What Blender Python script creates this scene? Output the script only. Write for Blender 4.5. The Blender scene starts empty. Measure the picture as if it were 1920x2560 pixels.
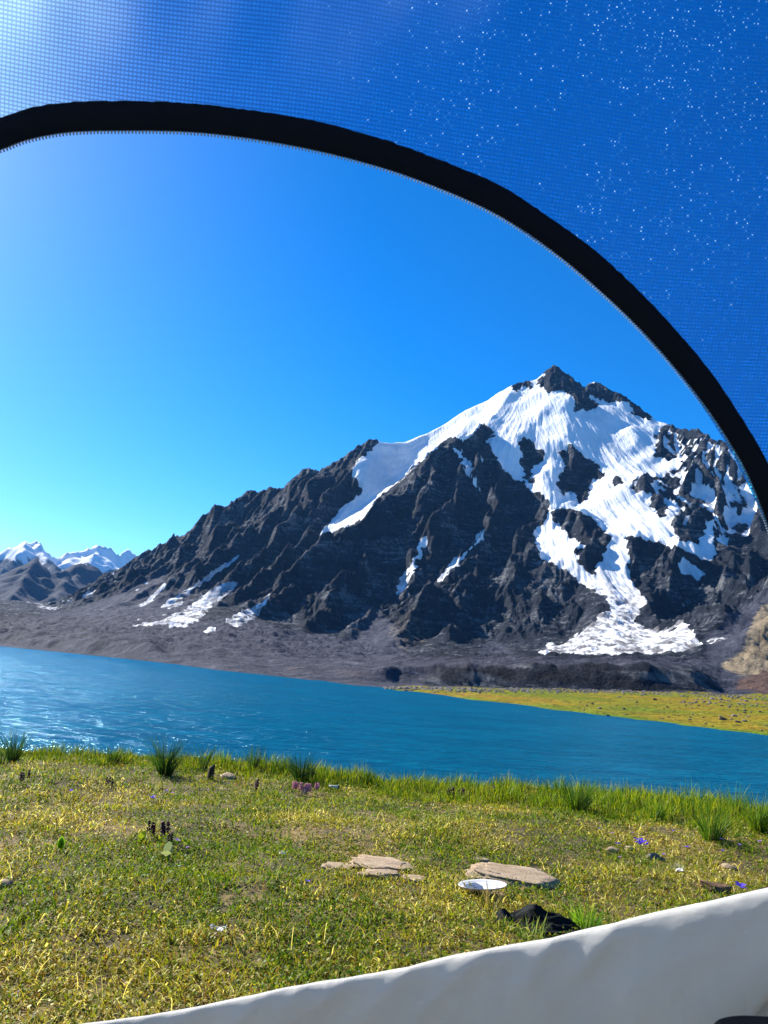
import bpy, bmesh, math, random
import numpy as np
from mathutils import Vector, Matrix
R = math.radians
rng = np.random.default_rng(7)
random.seed(7)
scene = bpy.context.scene
COL = scene.collection

# ------------------------------------------------------------------ camera
# everything is laid out in metres: the tent stands on z = 0, the lake is at z = -3
EYE = np.array([0.0, 0.0, 0.95])
F = 1991.0                       # focal length in photograph pixels (1920 x 2560)
PITCH, ROLL = R(11.2), R(4.5)
LAKE = -3.0
cam_d = bpy.data.cameras.new('camera')
cam = bpy.data.objects.new('camera', cam_d)
COL.objects.link(cam)
cam_d.sensor_fit = 'VERTICAL'
cam_d.sensor_height = 36.0
cam_d.lens = F / 2560 * 36.0
cam_d.clip_start = 0.01
cam_d.clip_end = 60000
cam_d.dof.use_dof = True
cam_d.dof.focus_distance = 9.0
cam_d.dof.aperture_fstop = 30.0
MR = Matrix.Rotation(R(90) + PITCH, 4, 'X') @ Matrix.Rotation(ROLL, 4, 'Z')
cam.matrix_world = Matrix.Translation(Vector(EYE)) @ MR
scene.camera = cam
RM = np.array(MR.to_3x3())

def ray(px, py):
    d = np.stack([(np.asarray(px, float) - 960) / F, (1280 - np.asarray(py, float)) / F,
                  -np.ones_like(np.asarray(px, float) + np.asarray(py, float))], -1)
    d = d @ RM.T
    return d / np.linalg.norm(d, axis=-1, keepdims=True)

def at(px, py, r):
    """world point seen in direction (px, py) at horizontal distance r"""
    d = ray(px, py)
    return EYE + d * (np.asarray(r, float) / np.hypot(d[..., 0], d[..., 1]))[..., None]

def on_z(px, py, z):
    d = ray(px, py)
    return EYE + d * ((z - EYE[2]) / d[..., 2])[..., None]

def project(p):
    q = (p - EYE) @ RM
    return 960 + F * q[..., 0] / -q[..., 2], 1280 - F * q[..., 1] / -q[..., 2]

# ------------------------------------------------------------------ sky, sun, exposure
# the sun stands outside the frame, top left
SUN_EL, SUN_AZ = R(35), R(-48)
sd = np.array([math.sin(SUN_AZ) * math.cos(SUN_EL), math.cos(SUN_AZ) * math.cos(SUN_EL), math.sin(SUN_EL)])
world = bpy.data.worlds.new('World'); scene.world = world
world.use_nodes = True
wn, wl = world.node_tree.nodes, world.node_tree.links
bg = wn['Background']
sky = wn.new('ShaderNodeTexSky'); sky.sky_type = 'NISHITA'
sky.sun_disc = False
sky.sun_elevation = SUN_EL; sky.sun_rotation = SUN_AZ
sky.altitude = 2400; sky.air_density = 1.0; sky.dust_density = 1.7; sky.ozone_density = 4.0
hs = wn.new('ShaderNodeHueSaturation'); hs.inputs['Saturation'].default_value = 1.27
hs.inputs['Hue'].default_value = 0.5
sc1 = wn.new('ShaderNodeVectorMath'); sc1.operation = 'SCALE'; sc1.inputs['Scale'].default_value = 0.1
gm = wn.new('ShaderNodeGamma'); gm.inputs['Gamma'].default_value = 1.25
sc2 = wn.new('ShaderNodeVectorMath'); sc2.operation = 'SCALE'; sc2.inputs['Scale'].default_value = 10.0
wl.new(sky.outputs[0], sc1.inputs[0]); wl.new(sc1.outputs[0], gm.inputs[0]); wl.new(gm.outputs[0], sc2.inputs[0])
wl.new(sc2.outputs[0], hs.inputs['Color']); wl.new(hs.outputs[0], bg.inputs[0])
bg.inputs[1].default_value = 0.12
sun_d = bpy.data.lights.new('sun', 'SUN'); sun_d.energy = 5.0; sun_d.angle = R(0.5)
sun_d.color = (1.0, 0.95, 0.86)
sun = bpy.data.objects.new('sun', sun_d); COL.objects.link(sun)
sun.rotation_euler = Vector(-sd).to_track_quat('-Z', 'Y').to_euler()
scene.view_settings.view_transform = 'Standard'
scene.view_settings.look = 'None'
scene.view_settings.exposure = 1.15
scene.view_settings.gamma = 1.0
scene.cycles.volume_bounces = 0
scene.cycles.max_bounces = 6
scene.cycles.transparent_max_bounces = 12

# ------------------------------------------------------------------ helpers
def tag(o, label=None, cat=None, group=None, kind=None):
    if label: o['label'] = label
    if cat: o['category'] = cat
    if group: o['group'] = group
    if kind: o['kind'] = kind
    return o

def thing(name, label, cat, loc=(0, 0, 0), rz=0, group=None):
    o = bpy.data.objects.new(name, None); COL.objects.link(o)
    o.location = loc; o.rotation_euler = (0, 0, rz); o.empty_display_size = 0.05
    return tag(o, label, cat, group)

def mesh_obj(name, verts, faces, mat, parent=None, smooth=False, attrs=None, uv=None):
    """verts (n,3) array; faces: (m,3|4) array, or a list of such arrays / lists"""
    me = bpy.data.meshes.new(name)
    if isinstance(faces, np.ndarray): faces = [faces]
    verts = np.asarray(verts, dtype=np.float32)
    if len(faces) and isinstance(faces[0], np.ndarray):
        flat = np.concatenate([f.reshape(-1) for f in faces]).astype(np.int32)
        tot = np.concatenate([np.full(len(f), f.shape[1]) for f in faces]).astype(np.int32)
    else:
        flat = np.array([i for f in faces for i in f], dtype=np.int32)
        tot = np.array([len(f) for f in faces], dtype=np.int32)
    me.vertices.add(len(verts)); me.vertices.foreach_set('co', verts.reshape(-1))
    me.loops.add(len(flat)); me.loops.foreach_set('vertex_index', flat)
    me.polygons.add(len(tot))
    start = np.concatenate([[0], np.cumsum(tot)[:-1]]).astype(np.int32)
    me.polygons.foreach_set('loop_start', start)
    try: me.polygons.foreach_set('loop_total', tot)
    except Exception: pass
    if smooth: me.polygons.foreach_set('use_smooth', np.ones(len(tot), dtype=bool))
    for k, v in (attrs or {}).items():
        v = np.asarray(v, dtype=np.float32)
        if v.ndim == 2:
            a = me.attributes.new(k, 'FLOAT_COLOR', 'POINT')
            a.data.foreach_set('color', np.concatenate([v, np.ones((len(v), 1), np.float32)], 1).reshape(-1))
        else:
            a = me.attributes.new(k, 'FLOAT', 'POINT'); a.data.foreach_set('value', v)
    if uv is not None:
        l = me.uv_layers.new(name='UVMap')
        l.data.foreach_set('uv', np.asarray(uv, np.float32)[flat].reshape(-1))
    me.update(calc_edges=True); me.validate()
    me.materials.append(mat)
    o = bpy.data.objects.new(name, me); COL.objects.link(o)
    if parent is not None: o.parent = parent
    return o

def grid_faces(nr, nc):
    i = np.arange((nr - 1) * (nc - 1)); r, c = i // (nc - 1), i % (nc - 1)
    a = r * nc + c
    return np.stack([a, a + 1, a + nc + 1, a + nc], 1)

_perm = np.random.default_rng(3).permutation(4096)
_ga = np.random.default_rng(4).random(4096) * 2 * np.pi
_gx, _gy = np.cos(_ga), np.sin(_ga)
def perlin(x, y, seed=0):
    x = np.asarray(x, float) + seed * 17.31; y = np.asarray(y, float) + seed * 9.77
    xi = np.floor(x).astype(int); yi = np.floor(y).astype(int)
    fx, fy = x - xi, y - yi
    u, v = fx * fx * fx * (fx * (fx * 6 - 15) + 10), fy * fy * fy * (fy * (fy * 6 - 15) + 10)
    def g(ix, iy, dx, dy):
        h = _perm[(_perm[ix & 4095] + iy) & 4095]
        return _gx[h] * dx + _gy[h] * dy
    a = g(xi, yi, fx, fy); b = g(xi + 1, yi, fx - 1, fy)
    c = g(xi, yi + 1, fx, fy - 1); d = g(xi + 1, yi + 1, fx - 1, fy - 1)
    return (a + (b - a) * u + (c - a) * v + (a - b - c + d) * u * v) * 1.5
def fbm(x, y, o=5, seed=0, gain=0.5, lac=2.03):
    s = 0; a = 1.0
    for k in range(o):
        s = s + a * perlin(x, y, seed + k * 3); a *= gain; x = x * lac; y = y * lac
    return s
def ridged(x, y, o=5, seed=0, gain=0.5):
    s = 0; a = 1.0; w = 1.0
    for k in range(o):
        n = (1 - np.abs(perlin(x, y, seed + k * 3)) * 1.4).clip(0, 1) ** 2
        s = s + a * n * w; w = (n * 1.6).clip(0, 1); a *= gain; x = x * 2.07; y = y * 2.07
    return s

def crom(pts, n=8):
    """Catmull-Rom through pts (k,d), n samples per span"""
    p = np.asarray(pts, float); p = np.vstack([2 * p[0] - p[1], p, 2 * p[-1] - p[-2]])
    out = []
    for i in range(1, len(p) - 2):
        t = np.linspace(0, 1, n, endpoint=False)[:, None]
        a, b, c, d = p[i - 1], p[i], p[i + 1], p[i + 2]
        out.append(0.5 * ((2 * b) + (c - a) * t + (2 * a - 5 * b + 4 * c - d) * t ** 2 + (3 * b - a - 3 * c + d) * t ** 3))
    out.append(p[-2][None])
    return np.vstack(out)

# material helpers
def mat_new(name):
    m = bpy.data.materials.new(name); m.use_nodes = True
    return m, m.node_tree.nodes, m.node_tree.links, m.node_tree.nodes['Principled BSDF']
def N(nodes, t, **kw):
    n = nodes.new(t)
    for k, v in kw.items(): setattr(n, k, v)
    return n
def ramp(nodes, stops):
    r = nodes.new('ShaderNodeValToRGB'); e = r.color_ramp.elements
    while len(e) < len(stops): e.new(0.5)
    for s, (p, c) in zip(e, stops): s.position = p; s.color = (*c, 1) if len(c) == 3 else c
    return r
def mixc(nodes, links, f, a, b, mode='MIX'):
    m = nodes.new('ShaderNodeMix'); m.data_type = 'RGBA'; m.blend_type = mode
    for s, v in ((m.inputs[0], f), (m.inputs[6], a), (m.inputs[7], b)):
        if isinstance(v, bpy.types.NodeSocket): links.new(v, s)
        elif isinstance(v, (int, float)): s.default_value = v
        else: s.default_value = (*v, 1)
    return m.outputs[2]
def math_n(nodes, links, op, a, b=None, c=None, clamp=False):
    m = nodes.new('ShaderNodeMath'); m.operation = op; m.use_clamp = clamp
    for s, v in zip(m.inputs, (a, b, c)):
        if v is None: continue
        if isinstance(v, bpy.types.NodeSocket): links.new(v, s)
        else: s.default_value = v
    return m.outputs[0]
def noise_n(nodes, links, vec, scale, detail=4, rough=0.55, dist=0.0):
    n = nodes.new('ShaderNodeTexNoise'); n.inputs['Scale'].default_value = scale
    n.inputs['Detail'].default_value = detail; n.inputs['Roughness'].default_value = rough
    n.inputs['Distortion'].default_value = dist
    if vec is not None: links.new(vec, n.inputs['Vector'])
    return n.outputs['Fac']
def smoothstep(nodes, links, v, a, b):
    m = nodes.new('ShaderNodeMapRange'); m.interpolation_type = 'SMOOTHSTEP'
    links.new(v, m.inputs[0]); m.inputs[1].default_value = a; m.inputs[2].default_value = b
    return m.outputs[0]

# ------------------------------------------------------------------ terrain: valley floor, moraine and the mountain
def horizon(px):
    # picture row of the true horizon at column px
    return 1280 + (math.tan(PITCH) / math.cos(ROLL)) * F + (np.asarray(px, float) - 960) * math.tan(ROLL)
def az_of(px, py=1660.0):
    d = ray(px, py); return np.arctan2(d[..., 0], d[..., 1])
def z_of(px, py, r): return at(px, py, r)[..., 2]

# shoreline of the far side, traced along the water's edge
SHORE = [(-900, 1560), (-300, 1588), (0, 1615), (217, 1637), (380, 1654), (542, 1675), (667, 1688), (900, 1715), (1100, 1740), (1300, 1765), (1524, 1791), (1748, 1819), (1920, 1839), (2300, 1880), (2800, 1935)]
sh_az, sh_r = [], []
for x, y in SHORE:
    if x < -100: p = None
    h = float(horizon(x))
    r = (EYE[2] - LAKE) * F / max(y - h, 6.0)
    sh_az.append(float(az_of(x, y))); sh_r.append(min(r, 660))
sh_az, sh_r = np.array(sh_az), np.array(sh_r)
# exact distances from the lake plane
for i, (x, y) in enumerate(SHORE):
    q = on_z(float(x), float(y), LAKE)
    if 0 < np.hypot(q[0], q[1]) < 660 and q[1] > 0: sh_r[i] = np.hypot(q[0], q[1])
# profile columns: px -> [(distance, picture row)] beyond the shore
PROF = {
 -700: [(750, 1560), (1000, 1545), (1500, 1530), (2200, 1510), (3600, 1480)],
    0: [(600, 1588), (720, 1572), (1000, 1562), (1500, 1540), (2300, 1530), (3600, 1500)],
  120: [(480, 1606), (560, 1592), (800, 1572), (1400, 1548), (2300, 1530), (3600, 1500)],
  217: [(392, 1622), (402, 1599), (460, 1593), (600, 1588), (900, 1568), (1500, 1543), (2300, 1520), (3600, 1490)],
  290: [(366, 1632), (373, 1603), (430, 1597), (600, 1590), (850, 1572), (1300, 1540), (1900, 1520), (3600, 1480)],
  360: [(338, 1640), (345, 1609), (400, 1603), (560, 1596), (850, 1572), (1300, 1540), (1900, 1520), (3600, 1480)],
  430: [(330, 1650), (400, 1634), (560, 1605), (850, 1570), (1300, 1530), (1900, 1510), (3600, 1480)],
  542: [(280, 1664), (380, 1640), (560, 1602), (850, 1566), (1200, 1530), (1900, 1510), (3600, 1480)],
  660: [(260, 1678), (330, 1655), (460, 1638), (700, 1600), (1000, 1565), (1900, 1550), (3600, 1480)],
  780: [(230, 1690), (270, 1668), (330, 1660), (520, 1650), (800, 1620), (1000, 1600), (1900, 1580), (3600, 1480)],
  900: [(200, 1708), (230, 1690), (280, 1668), (360, 1660), (600, 1650), (850, 1632), (1100, 1620), (2000, 1600), (3600, 1480)],
 1000: [(190, 1719), (250, 1715), (258, 1690), (266, 1666), (380, 1655), (600, 1649), (850, 1638), (1100, 1625), (2000, 1600), (3600, 1480)],
 1200: [(190, 1724), (273, 1720), (281, 1690), (290, 1663), (400, 1652), (650, 1645), (880, 1640), (1100, 1625), (2000, 1600), (3600, 1480)],
 1400: [(190, 1738), (289, 1722), (298, 1690), (307, 1661), (450, 1650), (650, 1645), (880, 1640), (1100, 1625), (1500, 1598), (1800, 1540), (2300, 1450), (3600, 1480)],
 1500: [(190, 1745), (296, 1724), (305, 1690), (314, 1660), (465, 1648), (650, 1645), (880, 1640), (1080, 1605), (1350, 1540), (1600, 1480), (1900, 1400), (2200, 1310), (2500, 1220), (3600, 1300)],
 1600: [(190, 1752), (303, 1727), (312, 1692), (321, 1660), (480, 1650), (650, 1645), (880, 1638), (1080, 1610), (1350, 1560), (1700, 1480), (2300, 1330), (3600, 1400)],
 1720: [(190, 1762), (315, 1730), (324, 1702), (335, 1675), (520, 1665), (650, 1650), (880, 1625), (1100, 1590), (2000, 1540), (3600, 1480)],
 1810: [(190, 1768), (330, 1732), (400, 1722), (450, 1708), (540, 1690), (650, 1660), (880, 1600), (1100, 1560), (2000, 1520), (3600, 1480)],
 1920: [(190, 1776), (330, 1738), (400, 1722), (470, 1700), (560, 1680), (650, 1640), (880, 1580), (1100, 1540), (2000, 1500), (3600, 1480)],
 2400: [(190, 1815), (330, 1775), (400, 1750), (470, 1720), (560, 1680), (650, 1640), (880, 1560), (1100, 1500), (2000, 1460), (3600, 1480)],
}
pk = sorted(PROF)
AZC = np.array([float(az_of(float(k))) for k in pk])
RS = np.geomspace(0.15, 18, 620)          # distances are interpolated relative to the foot of the moraine
DMT = {-700:600,0:524,120:430,217:350,290:335,360:320,430:300,542:265,660:245,780:225,900:230,1000:258,1200:280,1400:296,1500:303,1600:310,1720:322,1810:330,1920:335,2400:345}
DMC = np.array([DMT[k] for k in pk], float)
tab = []
for k in pk:
    a = float(az_of(float(k))); s = float(np.interp(a, sh_az, sh_r))
    rr = [s * 0.6, s * 0.9, s]; zz = [LAKE - 6, LAKE - 1.2, LAKE + 0.0]
    for r, y in PROF[k]:
        if r > s + 8:
            rr.append(r); zz.append(max(float(z_of(float(k), float(y), r)), LAKE + 0.3))
    tab.append(np.interp(RS * DMT[k], rr, zz))
tab = np.array(tab)
def base_h(x, y):
    a = np.arctan2(x, y); r = np.hypot(x, y)
    ri = np.interp(r / np.interp(a, AZC, DMC), RS, np.arange(len(RS))); ai = np.interp(a, AZC, np.arange(len(AZC)))
    r0 = np.floor(ri).astype(int).clip(0, len(RS) - 2); a0 = np.floor(ai).astype(int).clip(0, len(AZC) - 2)
    fr, fa = ri - r0, ai - a0; fa = fa * fa * (3 - 2 * fa)
    h = (tab[a0, r0] * (1 - fr) * (1 - fa) + tab[a0, r0 + 1] * fr * (1 - fa) + tab[a0 + 1, r0] * (1 - fr) * fa + tab[a0 + 1, r0 + 1] * fr * fa)
    s = np.interp(a, sh_az, sh_r)
    # the waterline itself follows the traced shore exactly
    near = ((r - s) / (s * 0.25)).clip(-1, 1)
    h = np.where(r < s, LAKE + (r - s) / s * 8, np.minimum(h, LAKE + 0.25 + (r - s) * 0.35)) 
    return h, r - s

# ridges: (px, py, distance) polylines, crest steepness k, fall-off length L
RIDGES = [
 # the skyline
 ([(40,1560,3000),(130,1512,3000),(210,1462,2960),(290,1422,2930),(347,1386,2900),(380,1367,2880),(434,1348,2850),(483,1315,2800),(507,1320,2780),(580,1250,2700),(640,1222,2650),(723,1209,2600),(764,1171,2580),(810,1169,2570),(880,1123,2560),(937,1094,2600),(975,1100,2640),(1018,1094,2700),(1088,1065,2760),(1169,1018,2820),(1250,978,2860),(1296,951,2880),(1325,944,2885),(1348,943,2890),(1365,927,2895),(1385,914,2900),(1412,930,2890),(1447,966,2870),(1470,962,2840),(1493,951,2820),(1539,974,2770),(1570,1010,2740),(1603,1042,2720),(1655,1050,2660),(1736,1070,2520),(1805,1088,2400),(1900,1135,2280),(2050,1190,2150),(2300,1260,2000)], 1.05, 1500, 14),
 # crest of the dark buttress and the spur that runs down and left from it
 ([(1296,951,2880),(1262,1000,2740),(1235,1035,2600),(1212,1059,2480),(1175,1075,2410),(1131,1096,2350),(1095,1130,2290),(1060,1165,2230),(1020,1200,2170),(985,1222,2120),(930,1275,2040),(880,1310,1960),(820,1345,1880),(760,1400,1760),(700,1450,1640),(640,1500,1500),(580,1560,1330)], 1.0, 900, 10),
 # right-hand crest of the buttress above the glacier
 ([(1212,1059,2480),(1236,1110,2400),(1255,1160,2320),(1300,1205,2230),(1370,1250,2120),(1430,1270,2060),(1480,1300,2000),(1515,1345,1930),(1500,1400,1840),(1480,1450,1760),(1465,1520,1640)], 0.95, 700, 10),
 # central pyramid spur
 ([(1131,1096,2350),(1160,1180,2220),(1195,1250,2100),(1232,1306,1980),(1205,1370,1850),(1180,1430,1720),(1160,1500,1560),(1130,1570,1380),(1090,1625,1180)], 1.0, 520, 8),
 ([(1232,1306,1980),(1170,1370,1830),(1100,1430,1690),(1060,1480,1560),(1020,1540,1400),(980,1600,1230)], 0.9, 380, 6),
 ([(1060,1165,2230),(1050,1260,2090),(1010,1340,1940),(970,1420,1790),(930,1500,1600),(880,1580,1400),(850,1620,1250)], 0.95, 420, 7),
 ([(985,1222,2120),(930,1330,1970),(880,1400,1820),(830,1480,1640),(770,1560,1420),(730,1610,1250)], 0.95, 380, 6),
 # ribs below the left-hand skyline, all leaning down to the left
 ([(937,1094,2600),(905,1150,2500),(880,1220,2380),(850,1280,2250),(800,1330,2120),(735,1370,1980),(670,1420,1830),(600,1480,1650),(530,1540,1440)], 1.0, 500, 8),
 ([(880,1123,2560),(800,1230,2400),(730,1310,2240),(650,1380,2080),(570,1440,1910),(500,1490,1740)], 0.95, 420, 6),
 ([(764,1171,2580),(690,1270,2430),(620,1340,2290),(540,1400,2130),(460,1450,1960),(380,1500,1780)], 0.95, 420, 6),
 ([(640,1222,2650),(570,1320,2510),(500,1380,2370),(430,1430,2220),(350,1480,2040),(280,1520,1880)], 0.95, 420, 6),
 ([(507,1320,2780),(440,1400,2600),(370,1440,2450),(300,1485,2270),(230,1525,2090)], 0.9, 420, 5),
 ([(347,1386,2900),(280,1450,2700),(210,1500,2500),(150,1535,2350)], 0.85, 420, 5),
 # glacier side: rock ribs standing out of the snow
 ([(1385,914,2900),(1400,960,2810),(1430,1000,2740),(1450,1040,2690)], 0.95, 160, 5),
 ([(1305,1090,2450),(1320,1130,2400),(1330,1190,2320)], 0.8, 130, 5),
 ([(1425,1110,2460),(1450,1150,2390),(1470,1190,2320),(1465,1250,2230)], 0.85, 180, 5),
 # right flank
 ([(1655,1050,2660),(1650,1110,2540),(1640,1180,2430),(1620,1260,2290),(1600,1330,2130)], 0.75, 260, 7),
 ([(1736,1070,2520),(1740,1150,2380),(1730,1220,2250),(1700,1290,2120),(1660,1340,2000),(1600,1365,1900),(1570,1380,1860),(1600,1450,1680),(1620,1520,1480),(1650,1570,1300)], 0.95, 380, 8),
 ([(1805,1088,2400),(1830,1180,2230),(1820,1280,2050),(1800,1360,1880),(1780,1430,1700),(1760,1500,1500),(1740,1560,1300)], 0.95, 420, 8),
 ([(1900,1135,2280),(1900,1260,2050),(1890,1360,1850),(1870,1440,1650),(1850,1500,1450)], 0.95, 420, 8),
 ([(2300,1260,2000),(2200,1380,1750),(2100,1450,1550),(1990,1500,1350)], 0.9, 420, 8),
 # low scree ridge and tan outcrop at the right edge
 ([(2300,1250,1300),(2080,1370,1200),(1920,1448,1120),(1850,1500,1060),(1780,1545,1000),(1720,1590,930)], 0.6, 500, 2),
 ([(2300,1330,820),(2100,1400,780),(1980,1465,740),(1920,1505,700),(1885,1545,670),(1862,1590,640),(1835,1635,600),(1815,1675,560)], 1.0, 130, 4),
]
# ---- picture-space masks of what is snow, scree, meadow..., traced from the photograph and stored on the ground itself
MW, MH = 960, 1280
def poly_mask(polys, val=1.0, out=None):
    m = np.zeros((MH, MW), np.float32) if out is None else out
    for P in polys:
        P = np.asarray(P, float) / 2
        y0, y1 = int(max(P[:, 1].min(), 0)), int(min(P[:, 1].max() + 2, MH)); 
        x0, x1 = int(max(P[:, 0].min(), 0)), int(min(P[:, 0].max() + 2, MW))
        if y1 <= y0 or x1 <= x0: continue
        yy, xx = np.mgrid[y0:y1, x0:x1] + 0.5
        ins = np.zeros(yy.shape, bool); j = len(P) - 1
        for i in range(len(P)):
            c = (P[i, 1] > yy) != (P[j, 1] > yy)
            with np.errstate(divide='ignore', invalid='ignore'):
                xi = (P[j, 0] - P[i, 0]) * (yy - P[i, 1]) / (P[j, 1] - P[i, 1]) + P[i, 0]
            ins ^= c & (xx < xi); j = i
        m[y0:y1, x0:x1][ins] = val
    return m
def blur(m, k):
    for _ in range(3):
        for ax in (0, 1):
            c = np.cumsum(np.pad(m, [(k + 1, k) if a == ax else (0, 0) for a in (0, 1)], mode='edge'), axis=ax)
            m = (np.take(c, range(2 * k + 1, c.shape[ax]), ax) - np.take(c, range(0, c.shape[ax] - 2 * k - 1), ax)) / (2 * k + 1)
    return m
c1 = lambda L: [(800 + .675 * a, 850 + .675 * b) for a, b in L]
c2 = lambda L: [(.5425 * a, 1250 + .5425 * b) for a, b in L]
c8 = lambda L: [(1300 + .3737 * a, 1500 + .3737 * b) for a, b in L]
SNOW = [c1(L) for L in [
 [(-10,728),(40,670),(75,622),(130,590),(160,555),(115,490),(150,440),(200,395),(235,350),(330,340),(400,320),(470,270),(540,230),(620,205),(680,170),(715,145),(760,125),(800,130),(870,75),(980,150),(1030,130),(1070,150),(1130,195),(1220,270),(1310,285),(1300,305),(1250,345),(1238,430),(1285,455),(1355,420),(1330,470),(1270,500),(1210,495),(1150,530),(1160,570),(1190,560),(1250,600),(1320,600),(1330,640),(1300,690),(1330,740),(1400,760),(1420,700),(1470,645),(1450,720),(1468,780),(1440,830),(1370,790),(1300,760),(1200,740),(1130,725),(1148,790),(1142,870),(1160,920),(1218,975),(1190,1000),(1168,1040),(1230,1085),(1290,1112),(1330,1035),(1380,1075),(1405,1115),(1420,1150),(1400,1182),(1300,1160),(1250,1178),(1160,1165),(1090,1187),(985,1187),(920,1160),(885,1168),(850,1185),(813,1168),(850,1120),(885,1140),(915,1115),(990,1070),(1010,1020),(1080,1003),(1060,970),(1000,920),(930,870),(850,820),(805,800),(793,700),(830,675),(850,610),(830,582),(760,542),(700,492),(645,425),(622,375),(642,335),(610,303),(560,350),(530,372),(490,358),(440,392),(400,430),(330,490),(272,545),(225,575),(190,620),(150,670),(80,702)],
 [(280,935),(300,890),(345,815),(385,725),(395,735),(365,820),(335,880),(320,920),(290,945)],
 [(425,895),(480,840),(540,780),(632,680),(600,740),(530,810),(470,870),(440,898)],
 [(485,390),(510,400),(560,470),(600,560),(580,550),(530,460)],[(590,415),(610,425),(600,445)],
 [(1410,1140),(1440,1120),(1505,1100),(1512,1130),(1450,1160),(1425,1168)],[(1520,1110),(1537,1090),(1530,1118)],[(1450,1160),(1475,1160),(1460,1172)],
 [(1318,830),(1350,800),(1375,825),(1425,865),(1385,890),(1350,860)],[(1550,640),(1620,600),(1600,650),(1560,670)],[(1330,990),(1345,975),(1340,1000)],
]] + [c2(L) for L in [
 [(565,580),(640,572),(760,552),(850,510),(920,455),(1000,395),(1050,378),(1105,380),(1060,425),(1000,470),(950,520),(930,550),(850,580),(790,600),(758,602),(800,575),(700,592)],
 [(738,503),(765,470),(830,432),(930,370),(1030,300),(1120,232),(1060,295),(960,365),(880,420),(835,465),(850,480),(780,505)],
 [(625,497),(680,460),(735,410),(803,353),(760,410),(720,440),(700,475),(650,495)],
 [(995,590),(1060,545),(1120,512),(1180,480),(1275,418),(1230,470),(1190,530),(1140,565),(1100,592),(1040,580)],
 [(925,612),(990,595),(995,608),(950,618)],[(1115,620),(1145,603),(1140,615)],[(615,555),(680,552),(650,562)],[(720,540),(760,525),(770,535)],
 [(545,465),(600,435),(580,455)],[(620,410),(650,405),(625,425)],[(660,395),(685,368),(680,390)],
]]
ROCK = [c1(L) for L in [
 [(800,155),(870,75),(930,110),(980,160),(992,200),(1037,240),(1000,262),(950,268),(935,215),(900,190),(850,195),(820,180)],
 [(712,170),(750,130),(785,150),(775,185),(745,175),(722,198)],
 [(985,175),(1030,140),(1070,172),(1100,190),(1135,228),(1080,233),(1020,210),(990,200)],
 [(1095,188),(1150,205),(1235,292),(1190,293),(1152,275),(1160,240),(1110,205)],
 [(735,380),(760,358),(800,400),(832,408),(822,450),(790,462),(780,490),(797,532),(760,522),(745,470),(750,420)],
 [(882,425),(930,378),(950,410),(1000,438),(1055,490),(1040,515),(1000,522),(992,590),(960,608),(930,560),(890,585),(878,520),(910,470)],
 [(1068,515),(1110,508),(1127,535),(1080,542)],
 [(848,645),(900,618),(960,640),(1030,680),(1080,740),(1035,830),(1010,872),(960,832),(940,780),(980,762),(900,705),(865,680)],
 [(1195,562),(1285,505),(1300,560),(1275,655),(1240,640),(1225,600)],
 [(1245,325),(1330,315),(1300,410),(1245,432)],
 [(1030,940),(1060,940),(1062,965),(1035,965)],
 [(1000,1000),(1030,1000),(1025,1020),(1000,1060)],
]]
PATCHY = [c1([(1240,320),(1500,330),(1700,620),(1640,700),(1500,760),(1470,820),(1410,700),(1300,690),(1330,620),(1180,560),(1150,520),(1220,480),(1300,470)]),
          c1([(1180,1000),(1260,1040),(1330,1020),(1400,1070),(1430,1150),(1300,1170),(1230,1100)]),
          c2([(0,300),(600,260),(500,420),(250,520),(0,480)])]
GREEN = [[(930,1722),(1000,1716),(1200,1719),(1400,1722),(1600,1727),(1780,1735),(2400,1745),(2400,1950),(1920,1900),(900,1760)]]
SCREE = [c2([(0,560),(300,520),(500,450),(800,300),(700,440),(900,400),(850,520),(950,560),(1130,520),(1280,600),(1500,620),(1659,680),(1659,900),(0,900)]),
         [(700,1640),(900,1600),(925,1520),(990,1560),(1020,1650),(1920,1650),(1920,1760),(700,1760)],
         [(800,1640),(870,1590),(975,1540),(1000,1640)],[(1180,1640),(1230,1600),(1300,1640)],
         c8([(1220,230),(1330,180),(1400,110),(1659,-80),(1800,-80),(1500,400),(1240,480)])]
TAN = [c8([(1320,440),(1500,330),(1520,240),(1600,60),(1659,20),(2400,-300),(2400,600),(1659,460),(1500,520),(1400,480)]),
       [(1000,1420),(1100,1500),(1090,1600),(1000,1640),(960,1580),(1000,1500)]]
RUST = [c8([(1400,600),(1500,520),(1659,450),(2400,450),(2400,640),(1659,640)]), [(700,1655),(1000,1670),(940,1700),(700,1690)]]
m_snow = poly_mask(SNOW); m_snow = poly_mask(ROCK, 0.0, m_snow); m_snow = blur(m_snow, 1)
m_patch = blur(poly_mask(PATCHY), 4)
m_green = blur(poly_mask(GREEN), 1); m_scree = blur(poly_mask([[(1040,1712),(1110,1676),(1300,1664),(1600,1664),(1740,1672),(1815,1722),(1700,1732),(1400,1722),(1100,1717)]], 0.0, poly_mask(SCREE)), 3); m_tan = blur(poly_mask(TAN[1:], 0.40, poly_mask(TAN[:1])), 4); m_rust = blur(poly_mask(RUST[1:], 0.42, poly_mask(RUST[:1])), 5)  # moraine front left as dark rock: part own colour, part shade painted in
def samp(m, px, py):
    fx = (px / 2 - 0.5).clip(0, MW - 1.01); fy = (py / 2 - 0.5).clip(0, MH - 1.01)
    ix, iy = fx.astype(int), fy.astype(int); fx, fy = fx - ix, fy - iy
    return m[iy, ix] * (1 - fx) * (1 - fy) + m[iy, ix + 1] * fx * (1 - fy) + m[iy + 1, ix] * (1 - fx) * fy + m[iy + 1, ix + 1] * fx * fy

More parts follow.
